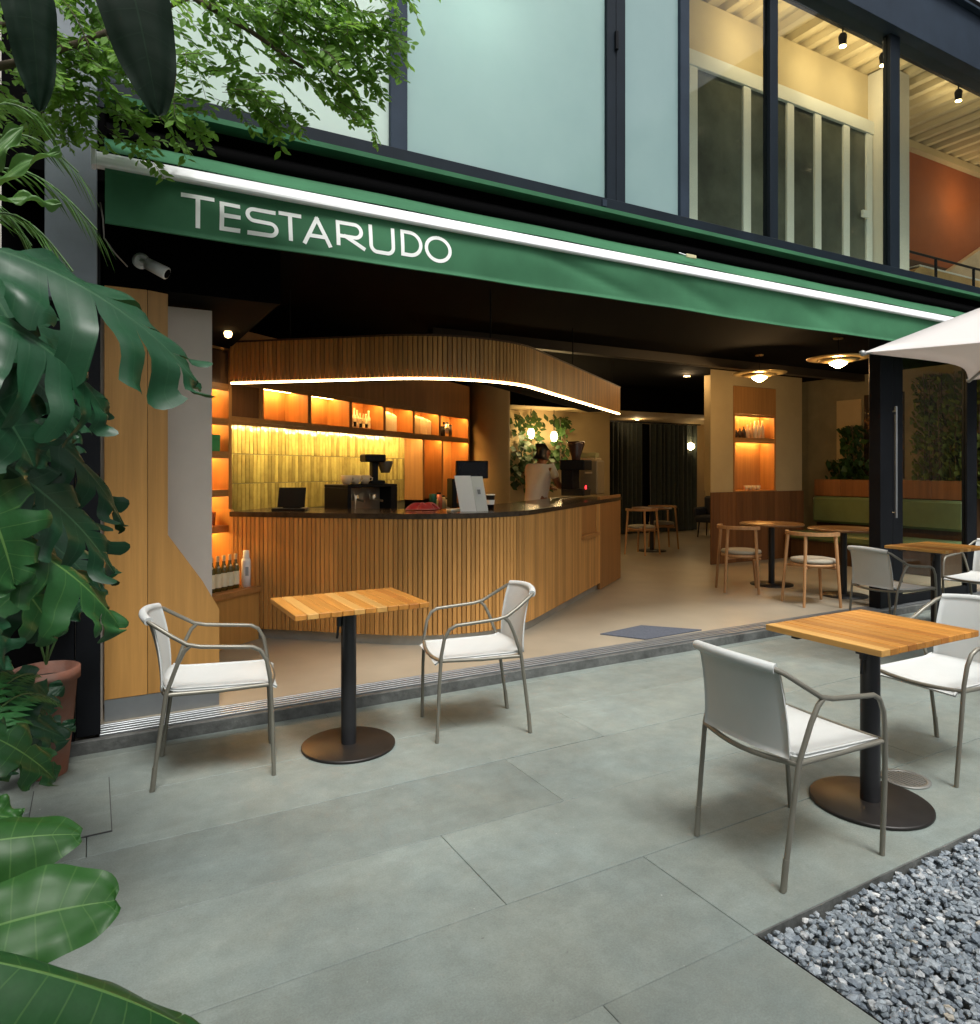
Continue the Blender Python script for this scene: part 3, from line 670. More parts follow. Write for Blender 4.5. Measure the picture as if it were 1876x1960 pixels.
fb('cubby_door', wood('brown_door', (.16, .065, .02), .7, 'z'), (.004, .328, .012, .03, 1.87, 2.17))
cub = [(.385, .975), (1.035, 1.64), (1.70, 2.29), (2.35, 2.94), (3.0, 3.605), (3.665, 4.465)]
for i, (a, b) in enumerate(cub):
    d_ = .19 if i < 2 else .04
    fb('shelf_light', LEDSHELF, (a + .03, b - .01, d_, d_+.015, 2.161, 2.169))
# tall oak bay right of the tiles
fb('bay_panel', OAKCAB, (3.20, 4.47, DEP-.02, DEP+.01, 1.05, 1.829))
for a in (3.20, 3.70): fb('divider', OAKCAB, (a, a+.04, .01, DEP-.021, 1.05, 1.829))
for a, b in ((3.3, 3.69), (3.78, 4.46)): fb('shelf_light', LEDSHELF, (a, b, .035, .05, 1.818, 1.826))
fb('work_top', STONETOP, (-.0, 4.47, -.32, DEP-.022, .88, .92)); fb('base_cabinet', OAKCAB, (0, 4.47, -.29, DEP-.022, .075, .878))
# tiles
fb('tile_backing', mat('tile_grout', (.16, .14, .06), .9), (.0, 3.199, DEP-.008, DEP+.02, .921, 1.829))
TILE = mat('olive_yellow_glaze', (.47, .38, .11), .13, var=.35, vs=7, bump=.35, bs=14, rnd=.34, spec=.6, c2=(.28, .215, .06))
tm = MB().box(-.022, .022, -.007, .004, -.128, .128, c=.003).mesh('tile')
rt_ = random.Random(5); ang = math.atan2(UU.y, UU.x)
for row in range(3):
    for i in range(66):
        s = .026 + i*.0482
        p = W0 + UU*s + NI*(DEP-.012)
        o = link('tile', tm, TILE, bw, (p.x, p.y, 1.695 - row*.262), ang + rt_.uniform(-.04, .04)); o.rotation_euler.x = rt_.uniform(-.03, .03)
fb('under_cabinet_light', emit('olive_led', (1.0, .80, .40), 85.0), (.05, 3.15, .03, .045, 1.818, 1.828))
# left column of lit cubbies
lc = thing('display_shelf_column', (W0.x-.2, W0.y, .07), 'tall lit oak display shelf at the left end of the bar', 'shelving')
for z in (2.40, 2.10, 1.815, 1.545, 1.232, .94): fb('shelf_board', OAKH, (-.75, -.037, 0, .22, z, z+.028), parent=lc)
fb('back_panel', OAKCAB, (-.75, -.037, .221, .25, .5, 2.6), parent=lc)
fb('side_panel', OAKCAB, (-.79, -.751, 0, .25, .5, 2.6), parent=lc)
fb('upper_panel', DARKWOOD, (-.75, -.037, .002, .02, 2.1285, 2.39), parent=lc)
for z in (2.10, 1.815, 1.545, 1.232, .94): fb('shelf_light', LEDSHELF, (-.72, -.06, .16, .175, z-.008, z-.001), parent=lc); fb('shelf_lip', OAKH, (-.75, -.037, .002, .02, z-.028, z-.0005), parent=lc)
fb('ledge', OAKH, (-.75, -.06, -.37, .22, .455, .495), parent=lc)
fb('ledge_base', OAK, (-.75, -.06, -.34, .22, .072, .454), parent=lc)
p0 = [W0 + UU*(-.037) + NI*d_ for d_ in (.22, -.02, -.37, -.37, .22)]; zz = (1.10, 1.10, .50, .45, .45)
MB().prism([(p.x, p.y, z) for p, z in zip(p0, zz)], (UU.x*.03, UU.y*.03, 0)).build('slanted_cheek', OAK, lc)
# oak jamb panel with the cut-away corner, pale wall behind
jp = thing('oak_entrance_panel', (.3, 4.3, .07), 'tall oak panel with a slanted cut-away beside the left door post', 'panel')
jx = lambda pts, y: [(x, y, z) for x, z in pts]
MB().prism(jx([(.055, .19), (.262, .19), (.262, 2.41), (.055, 2.41)], 4.30), (0, .05, 0)).build('panel_board', OAK, jp)
MB().prism(jx([(.265, .19), (.635, .19), (.635, .62), (.545, .79), (.365, 1.06), (.365, 2.40), (.265, 2.41)], 4.301), (0, .05, 0)).build('panel_board', OAK, jp)
MB().box(.055, .635, 4.303, 4.345, .0705, .187).build('plinth', ALU, jp)
gw = part('pale_wall', GREYW, (.05, .64, 4.62, 4.70, .0705, 2.40))
part('pale_wall_return', GREYW, (-.19, .048, 4.36, 4.72, .0705, 2.412))
part('dark_infill', BLACK, (-.19, .98, 4.36, 6.9, 2.42, CEIL - .003))
# round plastered column
MB().lathe([(.31, .0705), (.31, CEIL-.003)], 40, (5.02, 8.95, 0)).build('round_column', mat('taupe_column', (.30, .22, .11), .75, var=.06), bd)
# pier with lit niche
nz_ = thing('niche_pier', (8.7, 7.4, .07), 'cream pier with a lit oak niche above a walnut dado', 'pier')
MB().prism([(7.70, 7.24, 1.102), (8.16, 7.24, 1.102), (8.16, 7.55, 1.102), (8.06, 7.55, 1.102)], (0, 0, CEIL-.004-1.102)).build('pier_wall', CREAM, nz_)
part('pier_wall', CREAM, (9.09, 9.70, 7.24, 7.8, 1.102, CEIL-.004), (8.161, 9.089, 7.24, 7.8, 2.66, CEIL-.004), (8.161, 9.089, 7.52, 7.8, 1.102, 2.659), parent=nz_)
for i in range(12): part('dado_board', DADO, (7.69 + i*.1685, 7.69 + i*.1685 + .166, 7.215, 7.239, .0705, 1.10), c=.003, parent=nz_)
MB().prism([(7.72, 7.2395, .0705), (9.70, 7.2395, .0705), (9.70, 7.8, .0705), (8.3, 7.8, .0705)], (0, 0, 1.03)).build('pier_base', DARKWOOD, nz_)
part('niche_back', OAKCAB, (8.162, 9.088, 7.50, 7.518, 1.104, 2.658), parent=nz_)
part('niche_head', OAKCAB, (8.164, 9.086, 7.235, 7.499, 2.25, 2.655), parent=nz_)
part('niche_side', OAKCAB, (8.164, 8.20, 7.235, 7.499, 1.12, 2.248), parent=nz_); part('niche_side', OAKCAB, (9.05, 9.086, 7.235, 7.499, 1.12, 2.248), parent=nz_)
part('niche_shelf', OAKH, (8.201, 9.049, 7.24, 7.499, 1.86, 1.90), parent=nz_); part('niche_sill', OAKH, (8.164, 9.086, 7.22, 7.499, 1.103, 1.119), parent=nz_)
for z in (2.248, 1.859):
    part('niche_light', LEDSHELF, (8.24, 9.02, 7.40, 7.415, z-.010, z-.001), parent=nz_); part('niche_lip', OAKH, (8.202, 9.048, 7.242, 7.262, z-.034, z-.0015), parent=nz_)
# banquette along the right-hand wall
bq = thing('green_banquette', (9.7, 6.1, .07), 'green upholstered banquette with a wooden planter back along the wall', 'bench')
part('seat_base', DARKWOOD, (9.25, 10.0, 4.9, 7.1, .0705, .38), parent=bq)
GREENUP = mat('sage_leather', (.10, .14, .06), .4, var=.12, vs=4, bump=.08)
part('seat_cushion', GREENUP, (9.2, 9.82, 4.9, 7.1, .381, .50), c=.03, parent=bq)
for a, b in ((4.9, 5.98), (5.99, 7.1)): part('back_cushion', GREENUP, (9.74, 9.86, a, b, .62, 1.02), c=.035, parent=bq)
for i in range(5): part('planter_board', DADO, (9.80, 9.83, 4.9 + i*.44, 4.9 + i*.44 + .437, 1.03, 1.28), c=.003, parent=bq)
part('planter_box', DARKWOOD, (9.861, 10.15, 4.9, 7.1, .0705, 1.24), parent=bq)
part('side_partition', mat('olive_plaster', (.20, .17, .10), .8), (10.16, 10.26, 4.45, 7.82, .0705, CEIL-.004))
part('dark_window', mat('dark_pane', (.02, .014, .01), .2), (10.14, 10.158, 5.9, 6.5, 1.3, 2.55)); part('pale_panel', CREAM, (10.14, 10.158, 6.55, 6.95, 1.3, 2.5))
# curtains
CURT = mat('dark_green_curtain', (.018, .026, .02), .9, var=.25, vs=12, sheen=.2)
for a, b, y in ((8.9, 10.15, 11.5), (10.45, 11.75, 11.5)):
    o = MB().sheet(lambda u, v: (a+(b-a)*u, y + .05*math.sin(u*62) + .02*math.sin(u*23+v), .09 + 2.33*v), 110, 2, .004).build('curtain', CURT, label='dark green floor-length curtain panel on the far wall, %s' % ('left one beside the bar' if a < 9 else 'right one beside the round wall lamp'), cat='curtain', group='curtains on the far wall')
part('curtain_rail', BLACKF, (8.7, 11.9, 11.48, 11.52, 2.425, 2.45)); part('dark_doorway', BLACK, (8.8, 11.8, 11.60, 11.618, .0705, 2.42))

ORD = lambda i, n: 'leftmost' if i == 0 else 'rightmost' if i == n-1 else ('second', 'third', 'fourth', 'fifth', 'sixth', 'seventh', 'eighth')[i-1] + ' from left'
# ================================================================== lamps
def ring_lamp(loc, label):
    o = thing('pendant_lamp', loc, label, 'pendant lamp', 'ring pendant lamps over the inside tables')
    BR = mat('brass_disc', (.55, .40, .18), .3, .7) if 'brass_disc' not in bpy.data.materials else bpy.data.materials['brass_disc']
    L_ = dict(loc=(0, 0, 0), local=True)
    MB().lathe([(.20, .0), (.32, .012), (.325, .02), (.20, .010)], 40).build('outer_disc', BR, o, **L_)
    MB().lathe([(.10, -.03), (.205, -.012), (.205, -.004), (.10, -.022)], 36).build('inner_disc', BR, o, **L_)
    MB().lathe([(.001, -.095), (.03, -.085), (.085, -.05), (.095, -.028), (.02, -.02)], 24).build('shade', emit('opal_glow', (1, .72, .36), 14) if 'opal_glow' not in bpy.data.materials else bpy.data.materials['opal_glow'], o, **L_)
    MB().tube([(0, 0, -.02), (0, 0, .05)], .03, 14).build('lamp_holder', BR, o, **L_)
    MB().tube([(0, 0, .05), (0, 0, CEIL-loc[2]-.012)], .004, 6).build('cord', BLACKF, o, **L_)
    MB().lathe([(.05, 0), (.05, .012)], 18, (0, 0, CEIL-loc[2]-.0125)).build('ceiling_rose', BR, o, **L_)
    lamp_light('pendant_bulb', (loc[0], loc[1], loc[2]-.16), 19, (1, .62, .27), .06, o)
ring_lamp((7.30, 6.06, 2.62), 'brass ring pendant lamp in front of the lit niche pier')
ring_lamp((7.12, 4.86, 2.63), 'brass ring pendant lamp nearest the white parasol')
def downlight(x, y, z, e, label):
    o = thing('downlight', (x, y, z), label, 'downlight', 'recessed ceiling downlights')
    MB().lathe([(.055, -.012), (.06, -.001)], 20, (0, 0, 0)).build('trim', CREAM, o, (0, 0, 0), local=True)
    MB().lathe([(.001, -.016), (.045, -.014)], 20).build('lens', BULB, o, (0, 0, 0), local=True)
    if e: lamp_light('downlight_bulb', (x, y, z-.06), e, (1, .68, .35), .04, o)
downlight(9.62, 11.0, 2.458, 5, 'small lit downlight in the far soffit by the end of the bar hood')
downlight(11.0, 10.3, 2.458, 5, 'small lit downlight in the far soffit above the round wall lamp')
downlight(7.9, 7.9, CEIL-.003, 5, 'small lit ceiling downlight beside the niche pier')
wl = thing('wall_lamp', (11.6, 11.55, 1.95), 'round disc wall lamp with a glowing globe on the far wall', 'wall lamp')
ay = (Vector((1,0,0)), Vector((0,0,1)), Vector((0,-1,0)))
MB().lathe([(.19, 0), (.2, .012), (.19, .02)], 32, (11.62, 11.56, 1.95), axis=ay).build('disc', mat('grey_disc', (.3, .26, .18), .5), wl)
MB().tube([(11.62, 11.619, 1.95), (11.62, 11.55, 1.95)], .03, 10).build('stem', BLACKF, wl)
MB().lathe([(.001, 0), (.06, .02), (.085, .07), (.06, .13), (.001, .15)], 24, (11.56, 11.52, 1.95), axis=ay).build('globe', emit('globe_glow', (1, .74, .38), 16), wl)
lamp_light('globe_light', (11.58, 11.585, 1.70), 6, (1, .66, .3), .05, wl); lamp_light('globe_light', (11.58, 11.58, 2.2), 6, (1, .66, .3), .05, wl)
# planted wall lamps
for i, (x, z) in enumerate(((6.46, 2.04), (6.93, 2.00))):
    o = thing('globe_lamp', (x, 10.05, z), 'glowing opal globe lamp among the hanging leaves, %s' % ('nearer the round column' if i == 0 else 'farther from the round column'), 'globe lamp', 'globe lamps in the planted corner')
    MB().lathe([(.001, -.09), (.04, -.075), (.062, 0), (.04, .075), (.001, .09)], 22).build('globe', bpy.data.materials['globe_glow'], o, (0, 0, 0), local=True)
    MB().tube([(0, 0, .09), (0, 0, 2.458-z)], .006, 6).build('cord', BLACKF, o, (0, 0, 0), local=True)
    lamp_light('globe_light', (x, 9.86, z), 10, (1, .7, .32), .08, o)
bl = thing('bare_bulb', (.85, 5.35, 2.42), 'small bare bulb pendant hanging above the left end of the bar', 'pendant lamp')
MB().lathe([(.001, -.05), (.022, -.04), (.03, -.015), (.015, .02), (.001, .025)], 16).build('bulb', emit('dim_bulb', (1, .62, .25), 5), bl, (0, 0, 0), local=True)
MB().tube([(0, 0, .02), (0, 0, CEIL-2.42)], .004, 6).build('cord', BLACKF, bl, (0, 0, 0), local=True)
# security camera
sv = thing('security_camera', (.30, 4.28, 2.5), 'white bullet security camera above the oak entrance panel', 'camera')
dirv = Vector((.75, -.45, -.45)).normalized(); b0 = Vector((.255, 4.22, 2.535))
sx = dirv.orthogonal().normalized(); sy = dirv.cross(sx)
MB().lathe([(.001, 0), (.032, .002), (.034, .12), (.028, .125)], 18, b0, axis=(sx, sy, dirv)).build('body', WHITEM, sv)
MB().lathe([(.001, .1255), (.026, .126)], 18, b0, axis=(sx, sy, dirv)).build('lens', BLACK, sv)
MB().lathe([(.04, 0), (.045, .02), (.03, .03)], 18, (.23, 4.299, 2.56), axis=ay).tube([(.23, 4.27, 2.56), tuple(b0 + dirv*.04)], .012, 8).build('mount', WHITEM, sv)
cb = MB().tube([(.03, 4.09, 2.8), (.045, 4.085, 2.70), (.05, 4.085, 2.60), (.10, 4.09, 2.53), (.16, 4.2, 2.50)], .004, 6).build('cable', mat('grey_cable', (.25, .24, .22), .6), label='thin grey cable running down from the awning to the camera', cat='cable')

# ================================================================== things on the bar
TOP = 1.0855
def on(name, loc, label, cat, group=None, rz=0): return thing(name, loc, label, cat, group, rz)
LO = dict(loc=(0, 0, 0), local=True)
# menu stand: tent of two boards
ms = on('menu_stand', (2.70, 5.10, TOP), 'white folded menu card stand on the rounded corner of the bar', 'menu stand', rz=R(-18))
MENU = mat('menu_card', (.86, .86, .80), .6, var=.04)
def board(x0, x1, y0, y1, lean, h): return [(x0-lean, y0, h), (x1-lean, y1, h), (x1, y1, 0), (x0, y0, 0)]
MB().prism(board(-.10, .03, -.05, -.07, .05, .29), (0, .006, 0)).build('card', MENU, ms, **LO)
MB().prism(board(.032, .135, -.07, -.03, .05, .285), (0, .006, 0)).build('card', mat('menu_card_side', (.62, .63, .56), .6, var=.05), ms, **LO)
MB().prism([(.02, -.068, .20), (.075, -.0465, .20), (.083, -.0465, .12), (.032, -.068, .12)], (0, -.002, 0)).build('print_panel', mat('menu_print', (.60, .60, .56), .6), ms, **LO)
MB().prism([(.034, -.0662, .178), (.061, -.0562, .178), (.066, -.0562, .14), (.041, -.0662, .14)], (0, -.0045, 0)).build('print_mark', mat('menu_ink', (.2, .2, .19), .6), ms, **LO)
ps = on('cash_register_screen', (2.98, 5.62, TOP), 'black cash register screen behind the white menu stand', 'screen', rz=R(-10))
MB().box(-.15, .15, -.02, .02, .26, .42, c=.006).build('screen', BLACKF, ps, **LO)
MB().box(-.13, .13, -.0215, -.0205, .275, .405).build('screen_glass', mat('screen_dark', (.01, .012, .02), .1), ps, **LO)
MB().tube([(0, .02, .30), (0, .05, .14), (0, .04, .03)], .03, 10).build('stand_neck', BLACKF, ps, **LO)
MB().box(-.12, .12, -.10, .12, 0, .035, c=.006).build('base', BLACKF, ps, **LO)
MB().box(-.20, -.155, -.05, .12, 0, .26, c=.006).build('card_reader', BLACKF, ps, **LO)
tb = on('order_tablet', (1.43, 5.88, TOP), 'black order tablet on a wedge stand at the left end of the bar', 'tablet', rz=R(-25))
MB().prism([(-.11, -.02, .03), (.11, -.02, .03), (.11, .05, .19), (-.11, .05, .19)], (0, .014, .0)).build('screen', BLACKF, tb, **LO)
MB().prism([(-.07, .0, 0), (-.07, .12, 0), (-.07, .06, .13)], (.14, 0, 0)).build('wedge', BLACKF, tb, **LO)
MB().box(-.15, .12, -.06, .12, 0, .022, c=.005).build('base', BLACKF, tb, **LO)
# espresso machine on the inner work top
em = on('espresso_machine', (2.12, 6.13, 0.9205), 'long black and steel espresso machine in front of the yellow tiles', 'coffee machine', rz=R(22))
em.scale = (.70, .8, .87)
STEELB = mat('brushed_steel', (.55, .48, .36), .3, .85, var=.15)
MB().box(-.42, .42, -.2, .2, .40, .43, c=.006).build('cup_rail', BLACKF, em, **LO)
MB().box(-.42, -.36, -.2, .2, .0, .40, c=.006).build('side_panel', BLACKF, em, **LO); MB().box(.30, .42, -.2, .2, .0, .40, c=.006).build('side_panel', BLACKF, em, **LO)
MB().box(-.36, .30, -.02, .18, .10, .399, c=.006).build('body', STEELB, em, **LO)
MB().box(-.38, .36, -.2, .2, 0, .10, c=.008).build('drip_tray', BLACKF, em, **LO)
for x in (-.20, .10):
    MB().lathe([(.04, 0), (.045, .05), (.03, .06)], 16, (x, -.09, .27)).tube([(x, -.1, .28), (x, -.25, .26)], .012, 8).build('group_head', STEELB, em, **LO)
MB().tube([(-.33, -.2, .36), (-.34, -.24, .28), (-.33, -.23, .14)], .007, 6).build('steam_wand', STEELB, em, **LO)
CUPM = mat('cream_china', (.6, .5, .36), .3)
for i, x in enumerate((-.24, -.10, .05)):
    q = W0; c_ = on('coffee_cup', (em.location.x + x*.72*math.cos(R(22)), em.location.y + x*.72*math.sin(R(22)), 1.2955), ('upturned glass bowl' if i == 0 else 'cream coffee cup') + ' on the espresso machine top, ' + ('nearest its left end', 'second from its left end', 'nearest the grinder')[i], 'cup', 'cups on the espresso machine')
    MB().lathe([(.001, 0), (.03, .0), (.045, .03), (.05, .08), (.046, .08), (.04, .03), (.001, .01)], 18).build('bowl', CUPM, c_, **LO)
    MB().tube([(.046, 0, .065), (.075, 0, .055), (.07, 0, .03), (.043, 0, .025)], .006, 6).build('handle', CUPM, c_, **LO)
gr = on('coffee_grinder', (2.27, 6.19, 1.2955), 'dark coffee grinder with hopper standing right of the cups', 'grinder')
MB().box(-.07, .07, -.08, .08, 0, .03, c=.005).build('base', BLACKF, gr, **LO); MB().box(-.03, .03, -.01, .07, .03, .2, c=.005).build('post', BLACKF, gr, **LO)
MB().box(-.12, .08, -.08, .08, .2, .27, c=.01).build('head', BLACKF, gr, **LO); MB().lathe([(.04, .0), (.075, .10), (.07, .11)], 16, (.1, 0, .1)).build('hopper', mat('smoked_plastic', (.08, .07, .05), .2), gr, **LO)
def lathe_thing(name, loc, label, cat, group, body, m, cap=None, capm=None, band=None, bandm=None):
    o = on(name, loc, label, cat, group)
    MB().lathe(body, 16).build('body', m, o, **LO)
    if cap: MB().lathe(cap, 16).build('cap', capm, o, **LO)
    if band: MB().lathe(band, 16).build('paper_label', bandm, o, **LO)
    return o
lathe_thing('green_tin', (2.63, 5.70, TOP), 'small dark green tin standing beside the red cloth on the bar', 'tin', None, [(.001, 0), (.033, 0), (.033, .12), (.03, .125), (.001, .125)], mat('green_tin', (.01, .10, .05), .4))
rc = MB(); rq = random.Random(4)
def blob(u, v):
    a = u*2*math.pi; r = (.11 + .03*math.sin(3*a))*(1-v); return (2.43 + r*1.25*math.cos(a), 5.44 + r*.7*math.sin(a), TOP + .004 + .05*math.sin(min(1, v*1.6)*math.pi/2) + .012*math.sin(5*a)*(1-v)*v*4)
rc.sheet(blob, 30, 6, .004).build('red_cloth', mat('red_cloth', (.35, .01, .015), .8, sheen=.3), label='crumpled red cloth lying on the bar top', cat='cloth')
pl = on('white_tray', (2.62, 5.22, TOP), 'small white paper stack beside the menu stand', 'paper')
MB().box(-.07, .07, -.05, .05, 0, .016, c=.003).build('sheets', WHITEP, pl, **LO)
lathe_thing('paper_cup', (2.98, 5.28, TOP), 'small black paper cup standing right of the menu stand', 'cup', None, [(.001, 0), (.028, 0), (.038, .12), (.001, .12)], BLACKF, [(.04, .12), (.041, .128), (.001, .13)], WHITEP, [(.0325, .04), (.0358, .08)], WHITEP)
# glassware by the bay
for i, (s_, h, c_) in enumerate(((3.28, .16, (.5, .35, .15)), (3.38, .22, (.55, .16, .1)), (3.48, .18, (.5, .4, .2)), (3.60, .14, (.6, .5, .3)))):
    p = W0 + UU*s_ + NI*(-.12)
    lathe_thing('jar', (p.x, p.y, .9205), ('amber glass jar', 'tall red-brown jar', 'ochre jar', 'pale squat jar')[i] + ' on the work top right of the tiles', 'jar', 'jars on the work top', [(.001, 0), (.04, 0), (.045, h*.7), (.025, h*.9), (.001, h*.9)], mat('jar_%d' % i, c_, .2), [(.028, h*.9), (.028, h), (.001, h)], BLACKF)
# gold hoop leaning in the bay
gh = W0 + UU*3.42 + NI*(.22)
MB().tube([(gh.x + UU.x*.12*math.cos(a*math.pi/14), gh.y + UU.y*.12*math.cos(a*math.pi/14), 1.30 + .19*math.sin(a*math.pi/14)) for a in range(29)], .008, 8).build('brass_hoop', mat('brass', (.7, .42, .12), .3, .9), label='thin brass hoop hung on the oak bay right of the tiles', cat='hoop')
# cubby contents
def inbay(s_, d_, z): p = W0 + UU*s_ + NI*d_; return (p.x, p.y, z)
BOOK = [mat('paper_%d' % i, c, .7) for i, c in enumerate(((.70, .60, .42), (.62, .50, .34), (.5, .36, .2), (.72, .66, .5)))]
for i in range(9):
    h = .17 + .05*rng.random(); s_ = 1.75 + i*.055
    o = on('glass_bottle', inbay(s_, .13, 1.8685), 'pale bottle in the middle lit cubby, %s of nine' % ORD(i, 9), 'bottle', 'bottles in the middle cubby')
    MB().lathe([(.001, 0), (.022, 0), (.023, h*.6), (.01, h*.75), (.011, h)], 12).build('body', BOOK[i % 4], o, **LO)
    MB().lathe([(.0235, h*.1), (.0238, h*.35)], 12).build('paper_label', BLACKF if i % 2 else BOOK[3], o, **LO)
for i, (s_, w, h, cubname) in enumerate(((2.42, .20, .24, 'fourth'), (2.62, .10, .22, 'fourth'), (3.06, .22, .24, 'fifth'), (3.29, .14, .23, 'fifth'), (3.45, .11, .21, 'fifth'))):
    o = on('coffee_bag', inbay(s_ + w/2, .14, 1.8685), 'cream paper coffee bag in the %s lit cubby, %s' % (cubname, ('wide left one', 'narrow right one', 'widest left one', 'middle one', 'narrow right one')[i]), 'bag', 'coffee bags in the lit cubbies', rz=ang)
    MB().prism([(-w/2, -.05, 0), (w/2, -.05, 0), (w/2, .05, 0), (-w/2, .05, 0)][::-1], (0, 0, h*.85)).build('pouch', BOOK[(i*3) % 4], o, **LO)
    MB().prism([(-w/2, -.05, h*.851), (-w/2, .05, h*.851), (-w/2, 0, h)], (w, 0, 0)).build('folded_top', BOOK[(i*3) % 4], o, **LO)
for i, s_ in enumerate((3.80, 3.92, 4.02, 4.12)):
    h = (.10, .14, .2, .17)[i]
    lathe_thing('canister', inbay(s_, .12, 1.8685), ('low black', 'black', 'tall steel', 'dark')[i] + ' canister in the small lit cubby by the round column', 'canister', 'canisters in the right cubby', [(.001, 0), (.04, 0), (.04, h*.9), (.001, h*.9)], (BLACKF, BLACKF, STEELB, BASEMETAL)[i], [(.042, h*.9), (.042, h), (.001, h)], BLACKF)
# left display shelf contents
WINE = mat('wine_glass_bottle', (.12, .10, .025), .12, var=.2); WLAB = mat('cream_label', (.80, .76, .56), .7)
fo = mat('foil', (.55, .42, .26), .4)
for i in range(8):
    loc = inbay(-.64 + i*.062, -.24, .4955)
    o = on('wine_bottle', loc, 'pale-labelled wine bottle on the oak ledge, %s from the white flask' % ('eighth', 'seventh', 'sixth', 'fifth', 'fourth', 'third', 'second', 'first')[i], 'wine bottle', 'wine bottles on the oak ledge')
    MB().lathe([(.001, 0), (.027, 0), (.028, .16), (.012, .205), (.011, .265)], 16).build('bottle_glass', WINE, o, **LO)
    MB().lathe([(.0286, .03), (.0286, .135)], 16).build('paper_label', WLAB, o, **LO)
    MB().lathe([(.0125, .225), (.0135, .268), (.001, .27)], 12).build('foil_cap', fo, o, **LO)
    MB().lathe([(.001, -.002), (.008, 0), (.001, .002)], 10, (0.005, -.0235, .185), axis=ay).build('seal', WLAB, o, **LO)
o = lathe_thing('white_flask', inbay(-.125, -.27, .4955), 'tall white flask at the right end of the wine bottles', 'flask', None, [(.001, 0), (.036, 0), (.036, .2), (.03, .225), (.001, .225)], WHITEM, [(.026, .225), (.024, .285), (.001, .29)], WHITEP, None)
MB().box(-.012, .012, -.0375, -.0355, .09, .16).build('print_mark', mat('flask_print', (.3, .33, .35), .5), o, **LO)
for i, (s_, z, w, h, c_, nm) in enumerate(((-.30, 1.5735, .09, .12, (.16, .38, .36), 'teal gift box on the lit display shelf, left of the green one'), (-.13, 1.5735, .09, .135, (.02, .30, .11), 'green gift box on the lit display shelf, right of the teal one'))):
    o = on('gift_box', inbay(s_, .08, z), nm, 'box', 'boxes on the lit display shelf', rz=ang)
    bm_ = mat('box_%d' % i, c_, .5); MB().box(-w/2, w/2, -.04, .04, 0, h*.75, c=.003).build('carton', bm_, o, **LO); MB().box(-w/2-.002, w/2+.002, -.042, .042, h*.751, h, c=.003).build('lid', bm_, o, **LO)
o = on('framed_card', inbay(-.24, .10, 1.8435), 'black framed card with a cream panel on the upper lit display shelf', 'frame', rz=ang)
MB().box(-.075, .075, -.012, .012, 0, .21, c=.003).build('frame', BLACKF, o, **LO); MB().box(-.01, .062, -.0145, -.0125, .05, .13).build('card', WLAB, o, **LO)
for i in range(3):
    lathe_thing('white_mug', inbay(-.33 + i*.06, .09, 1.2605), 'white ceramic beaker on the middle lit display shelf, %s' % ('left one', 'middle one', 'right one')[i], 'beaker', 'white beakers on the display shelf', [(.001, 0), (.03, 0), (.033, .12 + .02*(i % 2)), (.001, .115)], mat('beaker', (.55, .48, .36), .5) if i == 0 else bpy.data.materials['beaker'])
AMB = mat('amber_glass', (.30, .09, .02), .1)
for i in range(6):
    lathe_thing('drinking_glass', inbay(-.40 + i*.06, .08 + .03*(i % 2), .9685), 'amber drinking glass on the lower lit display shelf, %s of six' % ORD(i, 6), 'glass', 'amber glasses on the display shelf', [(.001, 0), (.02, 0), (.027, .11), (.025, .11), (.018, .01), (.001, .01)], AMB)
# niche bottles
for i in range(9):
    h = .09 + .03*i if i < 7 else .28; x = 8.30 + i*.082
    lathe_thing('niche_bottle', (x, 7.38, 1.9005), 'small %s on the lit niche shelf of the pier, %s of nine' % ('dark jar' if i < 4 else 'yellow bottle', ORD(i, 9)), 'bottle', 'bottles on the niche shelf', [(.001, 0), (.03, 0), (.03, h*.65), (.012, h*.8), (.012, h), (.001, h)], BOOK[(i+1) % 4] if i >= 4 else BASEMETAL)
for i in range(4):
    lathe_thing('niche_cup', (8.55 + i*.09, 7.34, 1.1195), 'little cream cup on the niche sill, %s of four' % ORD(i, 4), 'cup', 'cups on the niche sill', [(.001, 0), (.025, 0), (.035, .07), (.032, .07), (.02, .01), (.001, .01)], CUPM)
# second machine at the far end of the bar
fe = on('bar_brewer', (5.02, 6.82, 1.1205), 'black batch brewer with a tall hopper at the far end of the bar', 'brewer', rz=ang)
MB().box(-.14, .14, -.14, .14, 0, .08, c=.006).build('base', BASEMETAL, fe, **LO); MB().box(-.14, .14, .0, .14, .08, .36, c=.006).build('column', BLACKF, fe, **LO)
MB().box(-.16, .16, -.15, .15, .30, .42, c=.01).build('head', BLACKF, fe, **LO); MB().box(-.15, .15, -.155, -.151, .26, .28).build('chrome_strip', STEELB, fe, **LO)
MB().lathe([(.05, .42), (.055, .46), (.10, .60), (.105, .64), (.001, .645)], 20).build('hopper', mat('smoked_hopper', (.05, .025, .02), .12), fe, **LO)
MB().lathe([(.001, 0), (.022, .004), (.022, .012)], 14, (-.10, -.142, .1), axis=ay).build('red_light', emit('red_lamp', (1, .02, .03), 3), fe, **LO)
bx = on('beige_machine', (5.42, 7.10, 1.1205), 'beige boxy appliance with folded towels on top at the end of the bar', 'appliance', rz=ang)
MB().box(-.17, .17, -.16, .16, 0, .42, c=.012).build('case', mat('beige_case', (.22, .16, .08), .5), bx, **LO); MB().box(-.14, .14, -.13, .13, .421, .455, c=.008).build('towel', CREAM, bx, **LO); MB().box(-.02, .14, -.10, .12, .456, .52, c=.008).build('towel', mat('olive_towel', (.3, .28, .12), .9), bx, **LO)

